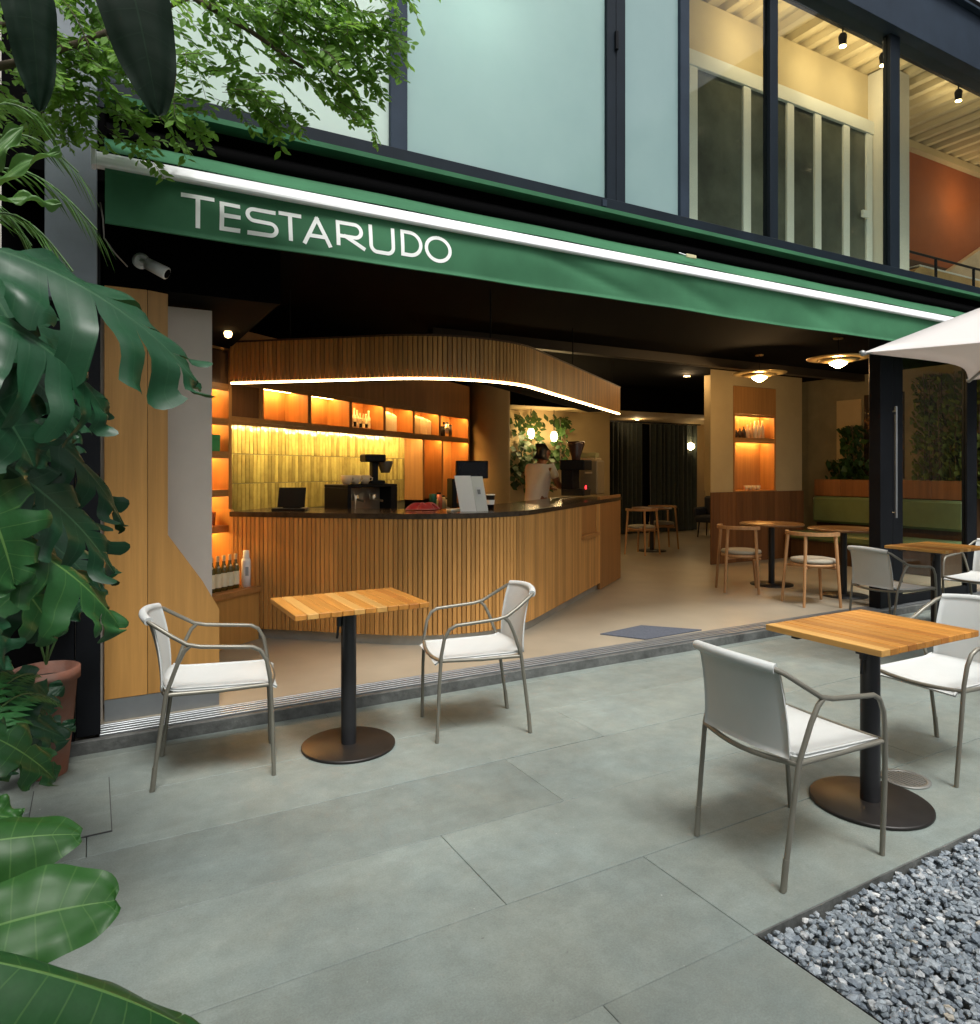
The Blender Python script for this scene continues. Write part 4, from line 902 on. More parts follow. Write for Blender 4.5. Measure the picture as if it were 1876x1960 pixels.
# ================================================================== furniture
def make_chair(loc, rz, label):
    o = thing('patio_chair', loc, label, 'chair', 'white armchairs on the patio', rz)
    for s in (-1, 1):
        arm = [(.245, .205*s, 0), (.236, .222*s, .30), (.228, .228*s, .455), (.212, .233*s, .545), (.185, .236*s, .594), (.150, .238*s, .613), (.08, .24*s, .619), (-.07, .24*s, .632), (-.125, .238*s, .645), (-.19, .228*s, .685), (-.262, .205*s, .733), (-.296, .178*s, .752)]
        MB().tube(arm, .0096, 10).build('arm_and_front_leg', TUBE, o, **LO)
        MB().tube([(-.272, .205*s, 0), (-.236, .215*s, .26), (-.212, .221*s, .43), (-.165, .231*s, .56), (-.138, .236*s, .615), (-.112, .238*s, .64)], .0096, 10).build('rear_leg', TUBE, o, **LO)
        MB().tube([(-.268, .2055*s, .005), (-.258, .2085*s, .11)], .0111, 10).build('leg_sleeve', TUBE, o, **LO)
        MB().tube([(.229, .222*s, .43), (.0, .205*s, .418), (-.212, .216*s, .424)], .010, 8).build('seat_rail', TUBE, o, **LO)
    MB().tube([(-.212, .221*(-1 + 2*i/8), .424 - .02*math.sin(math.pi*i/8)) if i in (0, 8) else (-.212 - .035*math.sin(math.pi*i/8), .221*(-1 + 2*i/8), .424 - .012*math.sin(math.pi*i/8)) for i in range(9)], .010, 8).build('rear_rail', TUBE, o, **LO)
    MB().tube([(.229 + .02*math.sin(math.pi*i/8), .222*(-1 + 2*i/8), .43 - .012*math.sin(math.pi*i/8)) for i in range(9)], .010, 8).build('front_rail', TUBE, o, **LO)
    def seat(u, v):
        y = (v - .5)*.418; e = 1 - (2*v-1)**2
        x = -.215 - .03*e + (.472 + .025*e)*u; z = .440 - .014*math.sin(math.pi*u)*e - .01*u
        if u > .9: z -= ((u-.9)/.1)**2*.022
        if u < .12: z += ((.12-u)/.12)**2*.012
        return (x, y, z)
    st_ = MB().sheet(seat, 16, 12, .010).build('seat', SLING, o, **LO)
    for e_ in (0.02, .98): MB().tube([Vector(seat(i/14, e_)) + Vector((0, 0, .004)) for i in range(15)], .0042, 6).build('piping', SLING, st_, **LO)
    def back(u, v):
        y = (v - .5)*(.40 - .028*u); e = (2*v-1)**2
        x = -.246 - .018*u - .052*u*u + .042*e*(.35 + .65*u); z = .437 + .325*u - .012*e*u
        return (x, y, z)
    MB().sheet(back, 14, 14, .008).build('backrest', SLING, o, **LO)
    MB().tube([Vector(back(1, i/14)) + Vector((-.012, 0, -.002)) for i in range(15)], .0185, 10).build('rolled_top', SLING, o, **LO)
    return o
ch0 = make_chair((.530, 3.60, 0), R(-10), 'white patio armchair left of the small teak table by the oak panel')
again(ch0, (1.845, 3.475, 0), R(167), 'white patio armchair right of the small teak table in front of the bar')
again(ch0, (2.305, 1.775, 0), R(-3), 'white patio armchair seen from behind nearest the gravel bed')
again(ch0, (3.63, 1.915, 0), R(176), 'white patio armchair at the picture edge facing the near teak table')
again(ch0, (5.98, 3.58, 0), R(-8), 'white patio armchair left of the far teak table by the glass door')
again(ch0, (7.12, 3.42, 0), R(180), 'white patio armchair right of the far teak table under the parasol')
def make_table(loc, label, w=.68, d=.52, n=12, rz=0):
    o = thing('bistro_table', loc, label, 'table', 'teak bistro tables on the patio', rz)
    bw_ = w/n; r = random.Random(int(loc[0]*100))
    for i in range(n):
        x = -w/2 + bw_*(i+.5)
        b = MB().box(-bw_/2+.0012, bw_/2-.0012, -d/2, d/2, 0, .026, c=.0025).build('board', r.choice((TEAK, TEAK, TEAK2, TEAK3, TEAK)), o, (x, 0, .724 + r.uniform(-.0008, .0008)), local=True)
    MB().box(-w/2+.04, w/2-.04, -.16, -.13, .706, .7235).box(-w/2+.04, w/2-.04, .13, .16, .706, .7235).build('cross_batten', TABLEMETAL, o, **LO)
    MB().box(-.13, .13, -.13, .13, .700, .7055, c=.002).build('mount_plate', TABLEMETAL, o, **LO)
    MB().tube([(0, 0, .012), (0, 0, .700)], .039, 24).build('pedestal', TABLEMETAL, o, **LO)
    MB().lathe([(.232, 0), (.238, .004), (.238, .012), (.232, .016), (.001, .018)], 56).build('base_disc', BASEMETAL, o, **LO)
    MB().box(-.062, -.040, -.012, .012, .62, .70, c=.003).tube([(-.055, 0, .62), (-.062, 0, .56)], .006, 6).build('tilt_catch', TABLEMETAL, o, **LO)
    return o
make_table((1.15, 3.525, 0), 'square teak slatted pedestal table between the two chairs before the bar')
make_table((2.89, 1.825, 0), 'square teak slatted pedestal table beside the gravel bed')
make_table((6.50, 3.50, 0), 'square teak slatted pedestal table under the parasol by the glass door')
# inside chairs: beech, round pad, bowed top rail on three uprights
PAD = mat('oat_fabric', (.36, .33, .26), .9, var=.1, vs=40, bump=.3, bs=400)
def make_wood_chair(loc, rz, label):
    o = thing('wooden_chair', loc, label, 'chair', 'beech chairs inside the cafe', rz)
    def leg(a, r0, r1, z1, z0=0):
        c_, s_ = math.cos(a), math.sin(a); MB().tube([(r0*c_, r0*s_, z0), (r1*c_, r1*s_, z1)], [.014, .018], 8).build('leg', BEECH, o, **LO)
    for a in (R(180), R(105), R(-105)): leg(a, .29, .235, .715)
    leg(R(0), .28, .22, .40)
    pts = [(.25*math.cos(R(q)), .25*math.sin(R(q))) for q in range(95, 266, 10)]
    b = MB(); n = len(pts); V = []
    for x, y in pts:
        k_ = 1/.25
        for rr, z in ((.232, .70), (.262, .70), (.262, .735), (.232, .735)): V.append((x*k_*rr, y*k_*rr, z))
    b.add(V, [(4*i+j, 4*i+(j+1) % 4, 4*i+4+(j+1) % 4, 4*i+4+j) for i in range(n-1) for j in range(4)] + [(0, 1, 2, 3)[::-1], (4*n-4, 4*n-3, 4*n-2, 4*n-1)]); b.build('top_rail', BEECH, o, **LO)
    MB().lathe([(.19, .385), (.215, .39), (.215, .415), (.19, .42)], 32).build('seat_ring', BEECH, o, **LO)
    for q in (0, 90): 
        c_, s_ = math.cos(R(q)), math.sin(R(q)); MB().tube([(.25*c_, .25*s_, .375), (-.25*c_, -.25*s_, .375)], .014, 8).build('stretcher', BEECH, o, **LO)
    MB().lathe([(.001, .421), (.2, .421), (.218, .435), (.21, .458), (.15, .468), (.001, .47)], 32).build('seat_pad', PAD, o, **LO)
    return o
wc = make_wood_chair((6.36, 4.62, .07), R(20), 'beech chair with round oat pad nearest the threshold')
again(wc, (6.35, 5.52, .07), R(5), 'beech chair with round oat pad beside the niche pier, second from the threshold')
again(wc, (7.72, 8.72, .07), R(60), 'beech chair behind the end of the bar, nearer the bar')
again(wc, (8.55, 9.15, .07), R(200), 'beech chair behind the end of the bar, by the dark curtain')
def inside_table(loc, label, r=.36):
    o = thing('cafe_table', loc, label, 'table', 'round pedestal tables inside the cafe')
    MB().lathe([(r-.01, .70), (r, .705), (r, .72), (r-.01, .728), (.001, .728)], 40).build('table_top', wood('walnut_top', (.24, .12, .045), .6, 'x', rough=.3) if 'walnut_top' not in bpy.data.materials else bpy.data.materials['walnut_top'], o, **LO)
    MB().tube([(0, 0, .015), (0, 0, .70)], .035, 16).build('pedestal', TABLEMETAL, o, **LO); MB().lathe([(.24, 0), (.24, .012), (.001, .018)], 36).build('base_disc', TABLEMETAL, o, **LO)
inside_table((7.05, 4.75, .07), 'round dark wood table inside by the black door post')
inside_table((6.98, 5.62, .07), 'round dark wood table inside in front of the niche pier')
inside_table((8.15, 8.95, .07), 'round dark wood table between the chairs behind the bar end', .33)
# dark armchair at the back
dk = thing('dark_armchair', (10.9, 10.2, .07), 'dark upholstered armchair against the far wall beside the niche pier', 'armchair', rz=R(200))
DKF = mat('charcoal_fabric', (.03, .03, .032), .9)
MB().box(-.26, .26, -.28, .28, .30, .44, c=.04).build('seat', DKF, dk, **LO); MB().box(-.32, -.22, -.28, .28, .42, .82, c=.04).build('backrest', DKF, dk, **LO)
for s in (-1, 1): MB().box(-.28, .24, .27*s - .04, .27*s + .04, .40, .60, c=.03).build('armrest', DKF, dk, **LO)
for x in (-.22, .2):
    for y in (-.22, .22): MB().tube([(x, y, 0), (x*.9, y*.9, .30)], [.012, .018], 8).build('leg', BLACKF, dk, **LO)

# ================================================================== parasol
pa = thing('white_parasol', (5.75, 2.00, 0), 'large white parasol with its pole beyond the right of the picture', 'parasol')
PC = Vector((5.75, 2.00)); ph = R(11); HS = 1.10; ZE, ZA = 2.2, 2.80
e1 = Vector((math.cos(ph), math.sin(ph))); e2 = Vector((-math.sin(ph), math.cos(ph)))
CANV = mat('white_canvas', (.80, .79, .77), .8, var=.03, vs=3, bump=.05, bs=300)
def _canv():
    m, nt, b, N, L = _nt('parasol_canvas'); b.inputs['Base Color'].default_value = (.8, .78, .76, 1); b.inputs['Roughness'].default_value = .85
    tl = N.new('ShaderNodeBsdfTranslucent'); tl.inputs[0].default_value = (.75, .66, .60, 1); mx = N.new('ShaderNodeMixShader'); mx.inputs[0].default_value = .42
    out = [q for q in N if q.type == 'OUTPUT_MATERIAL'][0]; L.new(b.outputs[0], mx.inputs[1]); L.new(tl.outputs[0], mx.inputs[2]); L.new(mx.outputs[0], out.inputs[0]); return m
CANV = _canv()
cor = [PC + e1*HS*a + e2*HS*b for a, b in ((-1, 1), (1, 1), (1, -1), (-1, -1))]
for i in range(4):
    a, b = cor[i], cor[(i+1) % 4]
    def pan(u, v, a=a, b=b):
        q = a.lerp(b, u); q = q.lerp(PC, .20*math.sin(math.pi*u)); p = q.lerp(PC, v); z = ZE + (ZA-ZE)*v - .06*math.sin(math.pi*v)*math.sin(math.pi*u)
        return (p.x, p.y, z)
    MB().sheet(pan, 12, 10, .002).build('canopy_panel', CANV, pa)
    MB().tube([(a.x, a.y, ZE-.012), (PC.x, PC.y, ZA-.03)], .011, 8).build('rib', mat('grey_rib', (.35, .35, .34), .4, .5) if i == 0 else bpy.data.materials['grey_rib'], pa)
    MB().lathe([(.001, -.02), (.018, -.012), (.02, .012), (.001, .02)], 12, (a.x, a.y, ZE-.002)).build('rib_tip', bpy.data.materials['grey_rib'], pa)
MB().tube([(PC.x, PC.y, .06), (PC.x, PC.y, ZA+.05)], .028, 14).build('pole', bpy.data.materials['grey_rib'], pa)
MB().lathe([(.04, 0), (.03, .05), (.001, .09)], 14, (PC.x, PC.y, ZA)).build('finial', bpy.data.materials['grey_rib'], pa)
MB().lathe([(.30, 0), (.30, .05), (.06, .07), (.06, .30), (.001, .30)], 28, (PC.x, PC.y, 0)).build('base', BASEMETAL, pa)

# ================================================================== barista behind the bar
def skinned(name, verts, edges, root, m, parent, sub=2):
    me_ = bpy.data.meshes.new(name); me_.from_pydata([v[:3] for v in verts], edges, []); o = bpy.data.objects.new(name, me_); COL.objects.link(o)
    mo = o.modifiers.new('skin', 'SKIN'); mo.use_smooth_shade = True
    for i, v in enumerate(verts):
        sv_ = me_.skin_vertices[0].data[i]; sv_.radius = (v[3], v[4] if len(v) > 4 else v[3]); sv_.use_root = (i == root)
    ms_ = o.modifiers.new('sub', 'SUBSURF'); ms_.levels = sub; ms_.render_levels = sub
    dg = bpy.context.evaluated_depsgraph_get(); em_ = bpy.data.meshes.new_from_object(o.evaluated_get(dg)); bpy.data.objects.remove(o)
    for p in em_.polygons: p.use_smooth = True
    em_.materials.clear(); return link(name, em_, m, parent, **LO)
pe = thing('person', (4.93, 7.55, .07), 'person with short dark hair and white T-shirt working behind the bar', 'person', rz=R(18))
SKIN = mat('skin', (.30, .135, .075), .5, var=.06); HAIR = mat('dark_hair', (.012, .009, .008), .5); SHIRT = mat('white_cotton', (.86, .85, .83), .85, var=.06, bump=.1, bs=30); TROU = mat('dark_trousers', (.02, .02, .025), .9)
# body: pelvis, spine bowed forward, head, arms reaching to the machine, legs
bv = [(0, 0, .92, .12, .15), (.02, 0, 1.10, .105, .14), (.07, 0, 1.30, .11, .16), (.10, 0, 1.41, .06, .09), (.13, 0, 1.452, .052, .052), (.155, 0, 1.50, .074, .066), (.172, 0, 1.575, .094, .080), (.165, 0, 1.645, .066, .060),
      (.08, .18, 1.385, .055), (.16, .23, 1.15, .042), (.40, .17, 1.10, .034), (.47, .15, 1.11, .026), (.08, -.18, 1.385, .055), (.17, -.23, 1.15, .042), (.41, -.16, 1.12, .034), (.48, -.14, 1.13, .026),
      (0, .09, .85, .085), (.02, .10, .48, .06), (-.01, .10, .09, .042), (.12, .11, .03, .035), (0, -.09, .85, .085), (.03, -.10, .48, .06), (0, -.10, .09, .042), (.13, -.11, .03, .035)]
be = [(0, 1), (1, 2), (2, 3), (3, 4), (4, 5), (5, 6), (6, 7), (2, 8), (8, 9), (9, 10), (10, 11), (2, 12), (12, 13), (13, 14), (14, 15), (0, 16), (16, 17), (17, 18), (18, 19), (0, 20), (20, 21), (21, 22), (22, 23)]
body = skinned('body', bv, be, 0, SKIN, pe)
for s, bx_ in ((1, (.47, .15, 1.11)), (-1, (.48, -.14, 1.13))):
    fv = [(*bx_, .03, .018), (bx_[0]+.06, bx_[1], bx_[2], .032, .016)]; fe_ = [(0, 1)]
    for i, (dy, ln_) in enumerate(((-.03, .06), (-.01, .07), (.011, .065), (.03, .05))):
        b_ = len(fv); fv += [(bx_[0]+.075, bx_[1]+dy, bx_[2], .009), (bx_[0]+.075+ln_*.6, bx_[1]+dy, bx_[2]-.008, .0085), (bx_[0]+.075+ln_*.85, bx_[1]+dy, bx_[2]-.035, .007)]; fe_ += [(1, b_), (b_, b_+1), (b_+1, b_+2)]
    b_ = len(fv); fv += [(bx_[0]+.03, bx_[1]-.04*s, bx_[2], .011), (bx_[0]+.07, bx_[1]-.06*s, bx_[2]-.01, .009)]; fe_ += [(0, b_), (b_, b_+1)]
    skinned('hand', fv, fe_, 0, SKIN, pe, 1)
skinned('shirt', [(-.004, 0, .78, .150, .180), (0, 0, .95, .148, .178), (.018, 0, 1.10, .132, .168), (.065, 0, 1.29, .132, .178), (.093, 0, 1.395, .075, .11), (.08, .185, 1.385, .068), (.125, .215, 1.24, .060), (.08, -.185, 1.385, .068), (.13, -.215, 1.24, .060)], [(0, 1), (1, 2), (2, 3), (3, 4), (3, 5), (5, 6), (3, 7), (7, 8)], 0, SHIRT, pe)
skinned('trousers', [(-.002, 0, .93, .138, .168), (0, .09, .83, .10), (.02, .10, .48, .078), (-.01, .10, .10, .062), (0, -.09, .83, .10), (.03, -.10, .48, .078), (0, -.10, .10, .062)], [(0, 1), (1, 2), (2, 3), (0, 4), (4, 5), (5, 6)], 0, TROU, pe)
skinned('hair', [(.100, 0, 1.49, .040, .055), (.112, 0, 1.565, .070, .086), (.145, 0, 1.632, .082, .088), (.195, 0, 1.662, .050, .064)], [(0, 1), (1, 2), (2, 3)], 1, HAIR, pe)
fc = MB()
for s in (-1, 1): fc.lathe([(.001, -.008), (.009, 0), (.001, .008)], 10, (.254, .034*s, 1.588))
fc.build('eyes', BLACK, pe, **LO)
MB().lathe([(.001, -.03), (.013, -.022), (.010, .01), (.001, .03)], 10, (.268, 0, 1.562)).build('nose', SKIN, pe, **LO)
MB().box(.240, .2525, -.024, .024, 1.515, 1.525, c=.003).build('mouth', mat('lips', (.22, .06, .05), .5), pe, **LO)
for s in (-1, 1): MB().lathe([(.001, -.03), (.014, -.01), (.012, .02), (.001, .03)], 10, (.17, .084*s, 1.565)).build('ear', SKIN, pe, **LO)

# ================================================================== plants
def leaf(parent, B, T, half, nrm, m, sweep=None, lobes=7, cut=.45, gap=.5, droop=.6, fold=.10, curl=.25, seed=0, plain=False, wave=.02, label=None, th=0):
    r = random.Random(seed); B = Vector(B); T = Vector(T); ch = (T-B).length; a = max(.02, droop); Ln = ch*(a/2)/math.sin(a/2)
    X = (T-B).normalized(); Nn = Vector(nrm); Z = (Nn - X*Nn.dot(X)).normalized(); Y = Z.cross(X)
    def width(v):
        if plain: return half * (math.sin(math.pi*min(1, v*.97+.03)**.80))**.55
        return half * (math.sin(math.pi*min(1, v*.90+.085)**.80))**.62
    ph_ = r.uniform(0, 6)
    def pos(v, s, sg):
        sw = (sweep[0] + (sweep[1]-sweep[0])*v) if sweep else (-.75 + 1.75*v if not plain else -.35 + 1.15*v)
        w = width(v)*s
        x = Ln*(.04 + .90*v) + w*math.sin(sw); y = sg*w*math.cos(sw)
        z = fold*abs(y) - curl*y*y/max(half, .01) + wave*math.sin(v*17 + ph_ + sg)*s*s + wave*.5*math.sin(s*9+v*5+ph_)*s
        t = x/Ln; th_ = a*t
        px = Ln/a*math.sin(th_); pz = -Ln/a*(1-math.cos(th_))
        nx, nz = math.sin(th_), math.cos(th_)
        px += nx*z; pz += nz*z
        c_, s_ = math.cos(a/2), math.sin(a/2); qx = px*c_ - pz*s_; qz = px*s_ + pz*c_
        return B + X*qx + Y*y + Z*qz
    mb = MB(); mb.uv = []
    ns = 8; nl = lobes if not plain else 1; nq = 5 if not plain else 22
    for sg in (-1, 1):
        for i in range(nl):
            v0, v1 = i/nl, (i+1)/nl; vm = (v0+v1)/2; cc = min(.9, max(.2, cut + r.uniform(-.12, .12))) if i < nl-1 else .75; gg = gap*r.uniform(.7, 1.2) if not plain else 0
            if i == 0: cc = max(cc, .55)
            V = []; 
            for q in range(nq+1):
                v = v0 + (v1-v0)*q/nq
                for k_ in range(ns+1):
                    s = k_/ns; sh = 0 if (plain or s <= cc) else gg*min(1, ((s-cc)/(1-cc))*1.6)
                    vv = vm + (v-vm)*(1-sh); ss = s if plain else s*(1 - .10*(2*q/nq-1)**2*max(0, (s-.4)/.6))
                    V.append(pos(vv, ss, sg)); mb.uv.append((.5 + sg*s*.5, v))
            F = [(q*(ns+1)+k_, (q+1)*(ns+1)+k_, (q+1)*(ns+1)+k_+1, q*(ns+1)+k_+1) for q in range(nq) for k_ in range(ns)]
            if sg < 0: F = [f[::-1] for f in F]
            mb.add(V, F, True)
    o = mb.build('leaf', m, parent)
    return o
def stalk(parent, pts, r0, r1, m, name='leaf_stalk'):
    pts = [Vector(p) for p in pts]; out = []
    if len(pts) == 2:
        a, b = pts; mid = (a+b)/2 + Vector((0, 0, (b-a).length*.12)); pts = [a*(1-t)**2 + mid*2*t*(1-t) + b*t*t for t in [i/8 for i in range(9)]]
    n = len(pts); MB().tube(pts, [r0 + (r1-r0)*i/(n-1) for i in range(n)], 8).build(name, m, parent)
LDARK = leafmat('monstera_dark', (.010, .050, .021), (.03, .085, .04), .38, .10, c2=(.006, .030, .013), spec=.27)
LMID = leafmat('monstera_green', (.020, .085, .022), (.09, .19, .05), .38, .16, c2=(.012, .05, .016), spec=.28)
LBRT = leafmat('monstera_bright', (.022, .090, .014), (.09, .19, .05), .42, .13, c2=(.018, .075, .016), veins=6, spec=.32)
STEMM = mat('green_stem', (.05, .11, .03), .5, var=.3, vs=12); BARK = mat('bark', (.10, .075, .05), .9, var=.4, vs=18, bump=.6, bs=40, stretch=(1, 1, .3))
SOIL = mat('dark_soil', (.025, .018, .012), .95, var=.5, vs=30, bump=.8, bs=60)
bed = thing('planting_bed', (-1.3, 2.6, 0), 'dark soil planting bed along the left edge of the patio', 'planting bed')
MB().box(-2.6, -.42, 0.2, 3.9, .002, .10, c=.02).build('soil', SOIL, bed); MB().box(-.419, -.395, 0.2, 3.9, .002, .13, c=.004).build('bed_edge', BLACKF, bed)

mA = thing('monstera_plant', (-.62, 2.3, .1), 'tall dark monstera with large drooping split leaves at the left edge', 'plant')
UPC = (.25, -.55, .8)      # leaf faces towards the open courtyard
stalk(mA, [(-.62, 2.3, .1), (-.60, 2.3, .8), (-.56, 2.28, 1.4), (-.52, 2.25, 2.1), (-.50, 2.2, 2.5)], .03, .018, STEMM, 'stem')
A = [  # base, tip, half width, normal, material, kwargs
 ((-0.234, 2.141, 1.977), (0.275, 2.164, 1.647), .27, (.30,-.62,.72), LDARK, dict(lobes=5, cut=.22, gap=.42, droop=.85, fold=-.1, curl=.5, seed=1, wave=.045, sweep=(.35, 1.25))),
 ((-0.231, 2.024, 1.787), (0.033, 2.105, 1.557), .22, (.25,-.6,.75), LDARK, dict(lobes=5, cut=.25, droop=.95, seed=2, fold=-.2, curl=.5, wave=.035, sweep=(.2, 1.2))),
 ((-0.242, 2.317, 1.617), (0.088, 2.361, 1.233), .16, (.45,-.45,.75), LDARK, dict(lobes=6, cut=.25, droop=.8, seed=3, fold=-.15, curl=.5, gap=.5, wave=.035, sweep=(.1, 1.2))),
 ((-0.260, 2.098, 1.483), (0.060, 2.204, 1.117), .18, (.35,-.6,.7), LDARK, dict(lobes=6, cut=.25, droop=.7, seed=4, gap=.5, wave=.035, curl=.5, sweep=(.1, 1.2))),
 ((-0.249, 2.092, 1.294), (0.074, 2.139, 0.977), .15, (.30,-.55,.78), LMID, dict(lobes=5, cut=.3, droop=.85, seed=5, fold=-.25, curl=.5, wave=.03, sweep=(.1, 1.2))),
 ((-0.245, 1.975, 1.420), (-0.157, 1.982, 1.139), .14, (.4,-.7,.5), LMID, dict(lobes=5, droop=.6, seed=6)),
 ((-0.287, 1.941, 1.133), (-0.173, 1.934, 0.958), .09, (.35,-.6,.7), LDARK, dict(lobes=5, droop=.8, seed=7)),
 ((-0.266, 1.986, 1.669), (-0.118, 2.018, 1.414), .14, (.4,-.75,.45), LDARK, dict(lobes=5, droop=.7, seed=8)),
 ((-0.337, 2.715, 1.974), (-0.085, 2.688, 1.761), .16, (.2,-.6,.75), LDARK, dict(lobes=5, droop=.9, seed=9)),
 ((-0.351, 3.067, 1.420), (-0.109, 2.931, 1.087), .20, (.2,-.7,.65), LDARK, dict(lobes=6, droop=.7, seed=10)),
 ((-0.383, 3.085, 1.642), (-0.045, 2.952, 1.458), .18, (.2,-.6,.75), LDARK, dict(lobes=6, droop=.8, seed=12)),
 ((-0.368, 2.962, 1.011), (-0.092, 2.922, 0.846), .15, (.2,-.6,.75), LDARK, dict(lobes=5, droop=.8, seed=13)),
 ((-0.280, 2.454, 0.679), (-0.089, 2.460, 0.487), .10, (.3,-.45,.85), LMID, dict(lobes=4, droop=.6, seed=14, gap=.4)),
 ((-0.362, 2.615, 0.673), (-0.209, 2.643, 0.491), .11, (.3,-.5,.8), LDARK, dict(lobes=5, droop=.7, seed=15)),
 ((-0.367, 2.847, 0.619), (-0.067, 2.850, 0.476), .11, (.25,-.5,.85), LDARK, dict(lobes=5, cut=.4, droop=.8, seed=27, wave=.02)),
 ((-0.367, 2.847, 0.500), (-0.120, 2.822, 0.389), .10, (.25,-.5,.85), LMID, dict(lobes=5, cut=.4, droop=.8, seed=28, wave=.02)),
 ((-0.383, 3.085, 0.698), (-0.117, 3.165, 0.500), .12, (.25,-.6,.75), LDARK, dict(lobes=5, cut=.4, droop=.8, seed=29, wave=.02)),
 ((-0.375, 3.769, 0.146), (-0.057, 3.763, 0.252), .11, (.1,-.6,.8), LDARK, dict(lobes=5, cut=.4, droop=.9, seed=41, wave=.02)),
 ((-0.401, 3.670, 0.309), (-0.100, 3.672, 0.463), .10, (.1,-.7,.7), LDARK, dict(lobes=5, cut=.4, droop=.9, seed=42, wave=.02)),
 ((-0.360, 2.900, 1.873), (-0.027, 2.770, 1.527), .20, (.15,-.65,.7), LDARK, dict(lobes=6, cut=.3, droop=.8, seed=16, wave=.03, sweep=(0, 1.2))),
 ((-0.322, 2.592, 1.700), (-0.117, 2.591, 1.322), .19, (.45,-.6,.6), LDARK, dict(lobes=6, cut=.3, droop=.7, seed=17, wave=.03, sweep=(0, 1.2))),
 ((-0.323, 2.822, 1.318), (0.043, 2.731, 0.976), .17, (.2,-.6,.75), LDARK, dict(lobes=6, cut=.3, droop=.8, seed=18, wave=.03, sweep=(0, 1.2))),
 ((-0.337, 2.715, 1.192), (-0.100, 2.696, 0.858), .15, (.3,-.6,.7), LMID, dict(lobes=5, cut=.35, droop=.9, seed=19, wave=.02)),
 ((-0.319, 2.476, 2.013), (-0.151, 2.381, 1.687), .17, (.4,-.7,.5), LDARK, dict(lobes=5, cut=.35, droop=.8, seed=20, wave=.02)),
]
for i, (b, t, h, n, m, kw) in enumerate(A):
    leaf(mA, b, t, h, n, m, **kw)
    zs = min(2.4, max(.4, b[2]-.15)); stalk(mA, [(-.58, 2.28, zs), b], .008, .006, STEMM)
mB_ = thing('bright_monstera', (-.46, 1.25, .1), 'bright green young monstera with plain oval leaves at the lower left corner', 'plant')
Bl = [
 ((-0.220, 1.559, 0.749), (-0.008, 1.566, 0.717), .062, (.25,-.55,.80), LBRT, dict(plain=True, droop=.5, fold=.05, curl=.55, seed=21, wave=.004)),
 ((-0.172, 1.382, 0.682), (0.046, 1.374, 0.677), .078, (.10,-.62,.75), LBRT, dict(plain=True, droop=.65, fold=.25, curl=.25, seed=22, wave=.006)),
 ((-0.199, 1.604, 0.638), (-0.054, 1.637, 0.585), .05, (.2,-.5,.85), LMID, dict(plain=True, droop=.7, seed=23, wave=.004)),
 ((-0.163, 1.263, 0.717), (0.173, 1.223, 0.483), .105, (.20,-.25,.95), LMID, dict(lobes=6, cut=.62, gap=.35, droop=.45, fold=-.25, curl=.9, seed=24, wave=.012)),
 ((-0.239, 1.857, 0.687), (-0.137, 1.857, 0.651), .05, (.2,-.5,.8), LBRT, dict(plain=True, droop=.5, seed=26)),
]
for i, (b, t, h, n, m, kw) in enumerate(Bl):
    leaf(mB_, b, t, h, n, m, **kw); stalk(mB_, [(-.46, 1.25, .1), b], .007, .005, STEMM)
mC = thing('hanging_leaves', (-.75, 1.3, .1), 'climbing plant with two dark strap leaves hanging into the top left corner', 'plant')
stalk(mC, [(-.75, 1.3, .1), (-.72, 1.28, 1.2), (-.66, 1.25, 2.2), (-.45, 1.2, 2.62), (-.2, 1.15, 2.72)], .025, .012, STEMM, 'stem')
for b, t, h, n, kw in (((-0.106, 1.346, 2.291), (-0.076, 1.374, 1.989), .040, (.3,-.9,.1), dict(seed=31)), ((0.021, 1.308, 2.349), (0.101, 1.320, 1.998), .060, (.1,-.95,.15), dict(seed=32))):
    leaf(mC, b, t, h, n, leafmat('strap_leaf', (.004, .015, .008), (.008, .024, .012), .6, .05, spec=.12) if 'strap_leaf' not in bpy.data.materials else bpy.data.materials['strap_leaf'], plain=True, droop=.5, fold=.15, curl=.3, wave=.004, **kw); stalk(mC, [(-.3, 1.17, 2.70), b], .008, .006, STEMM)
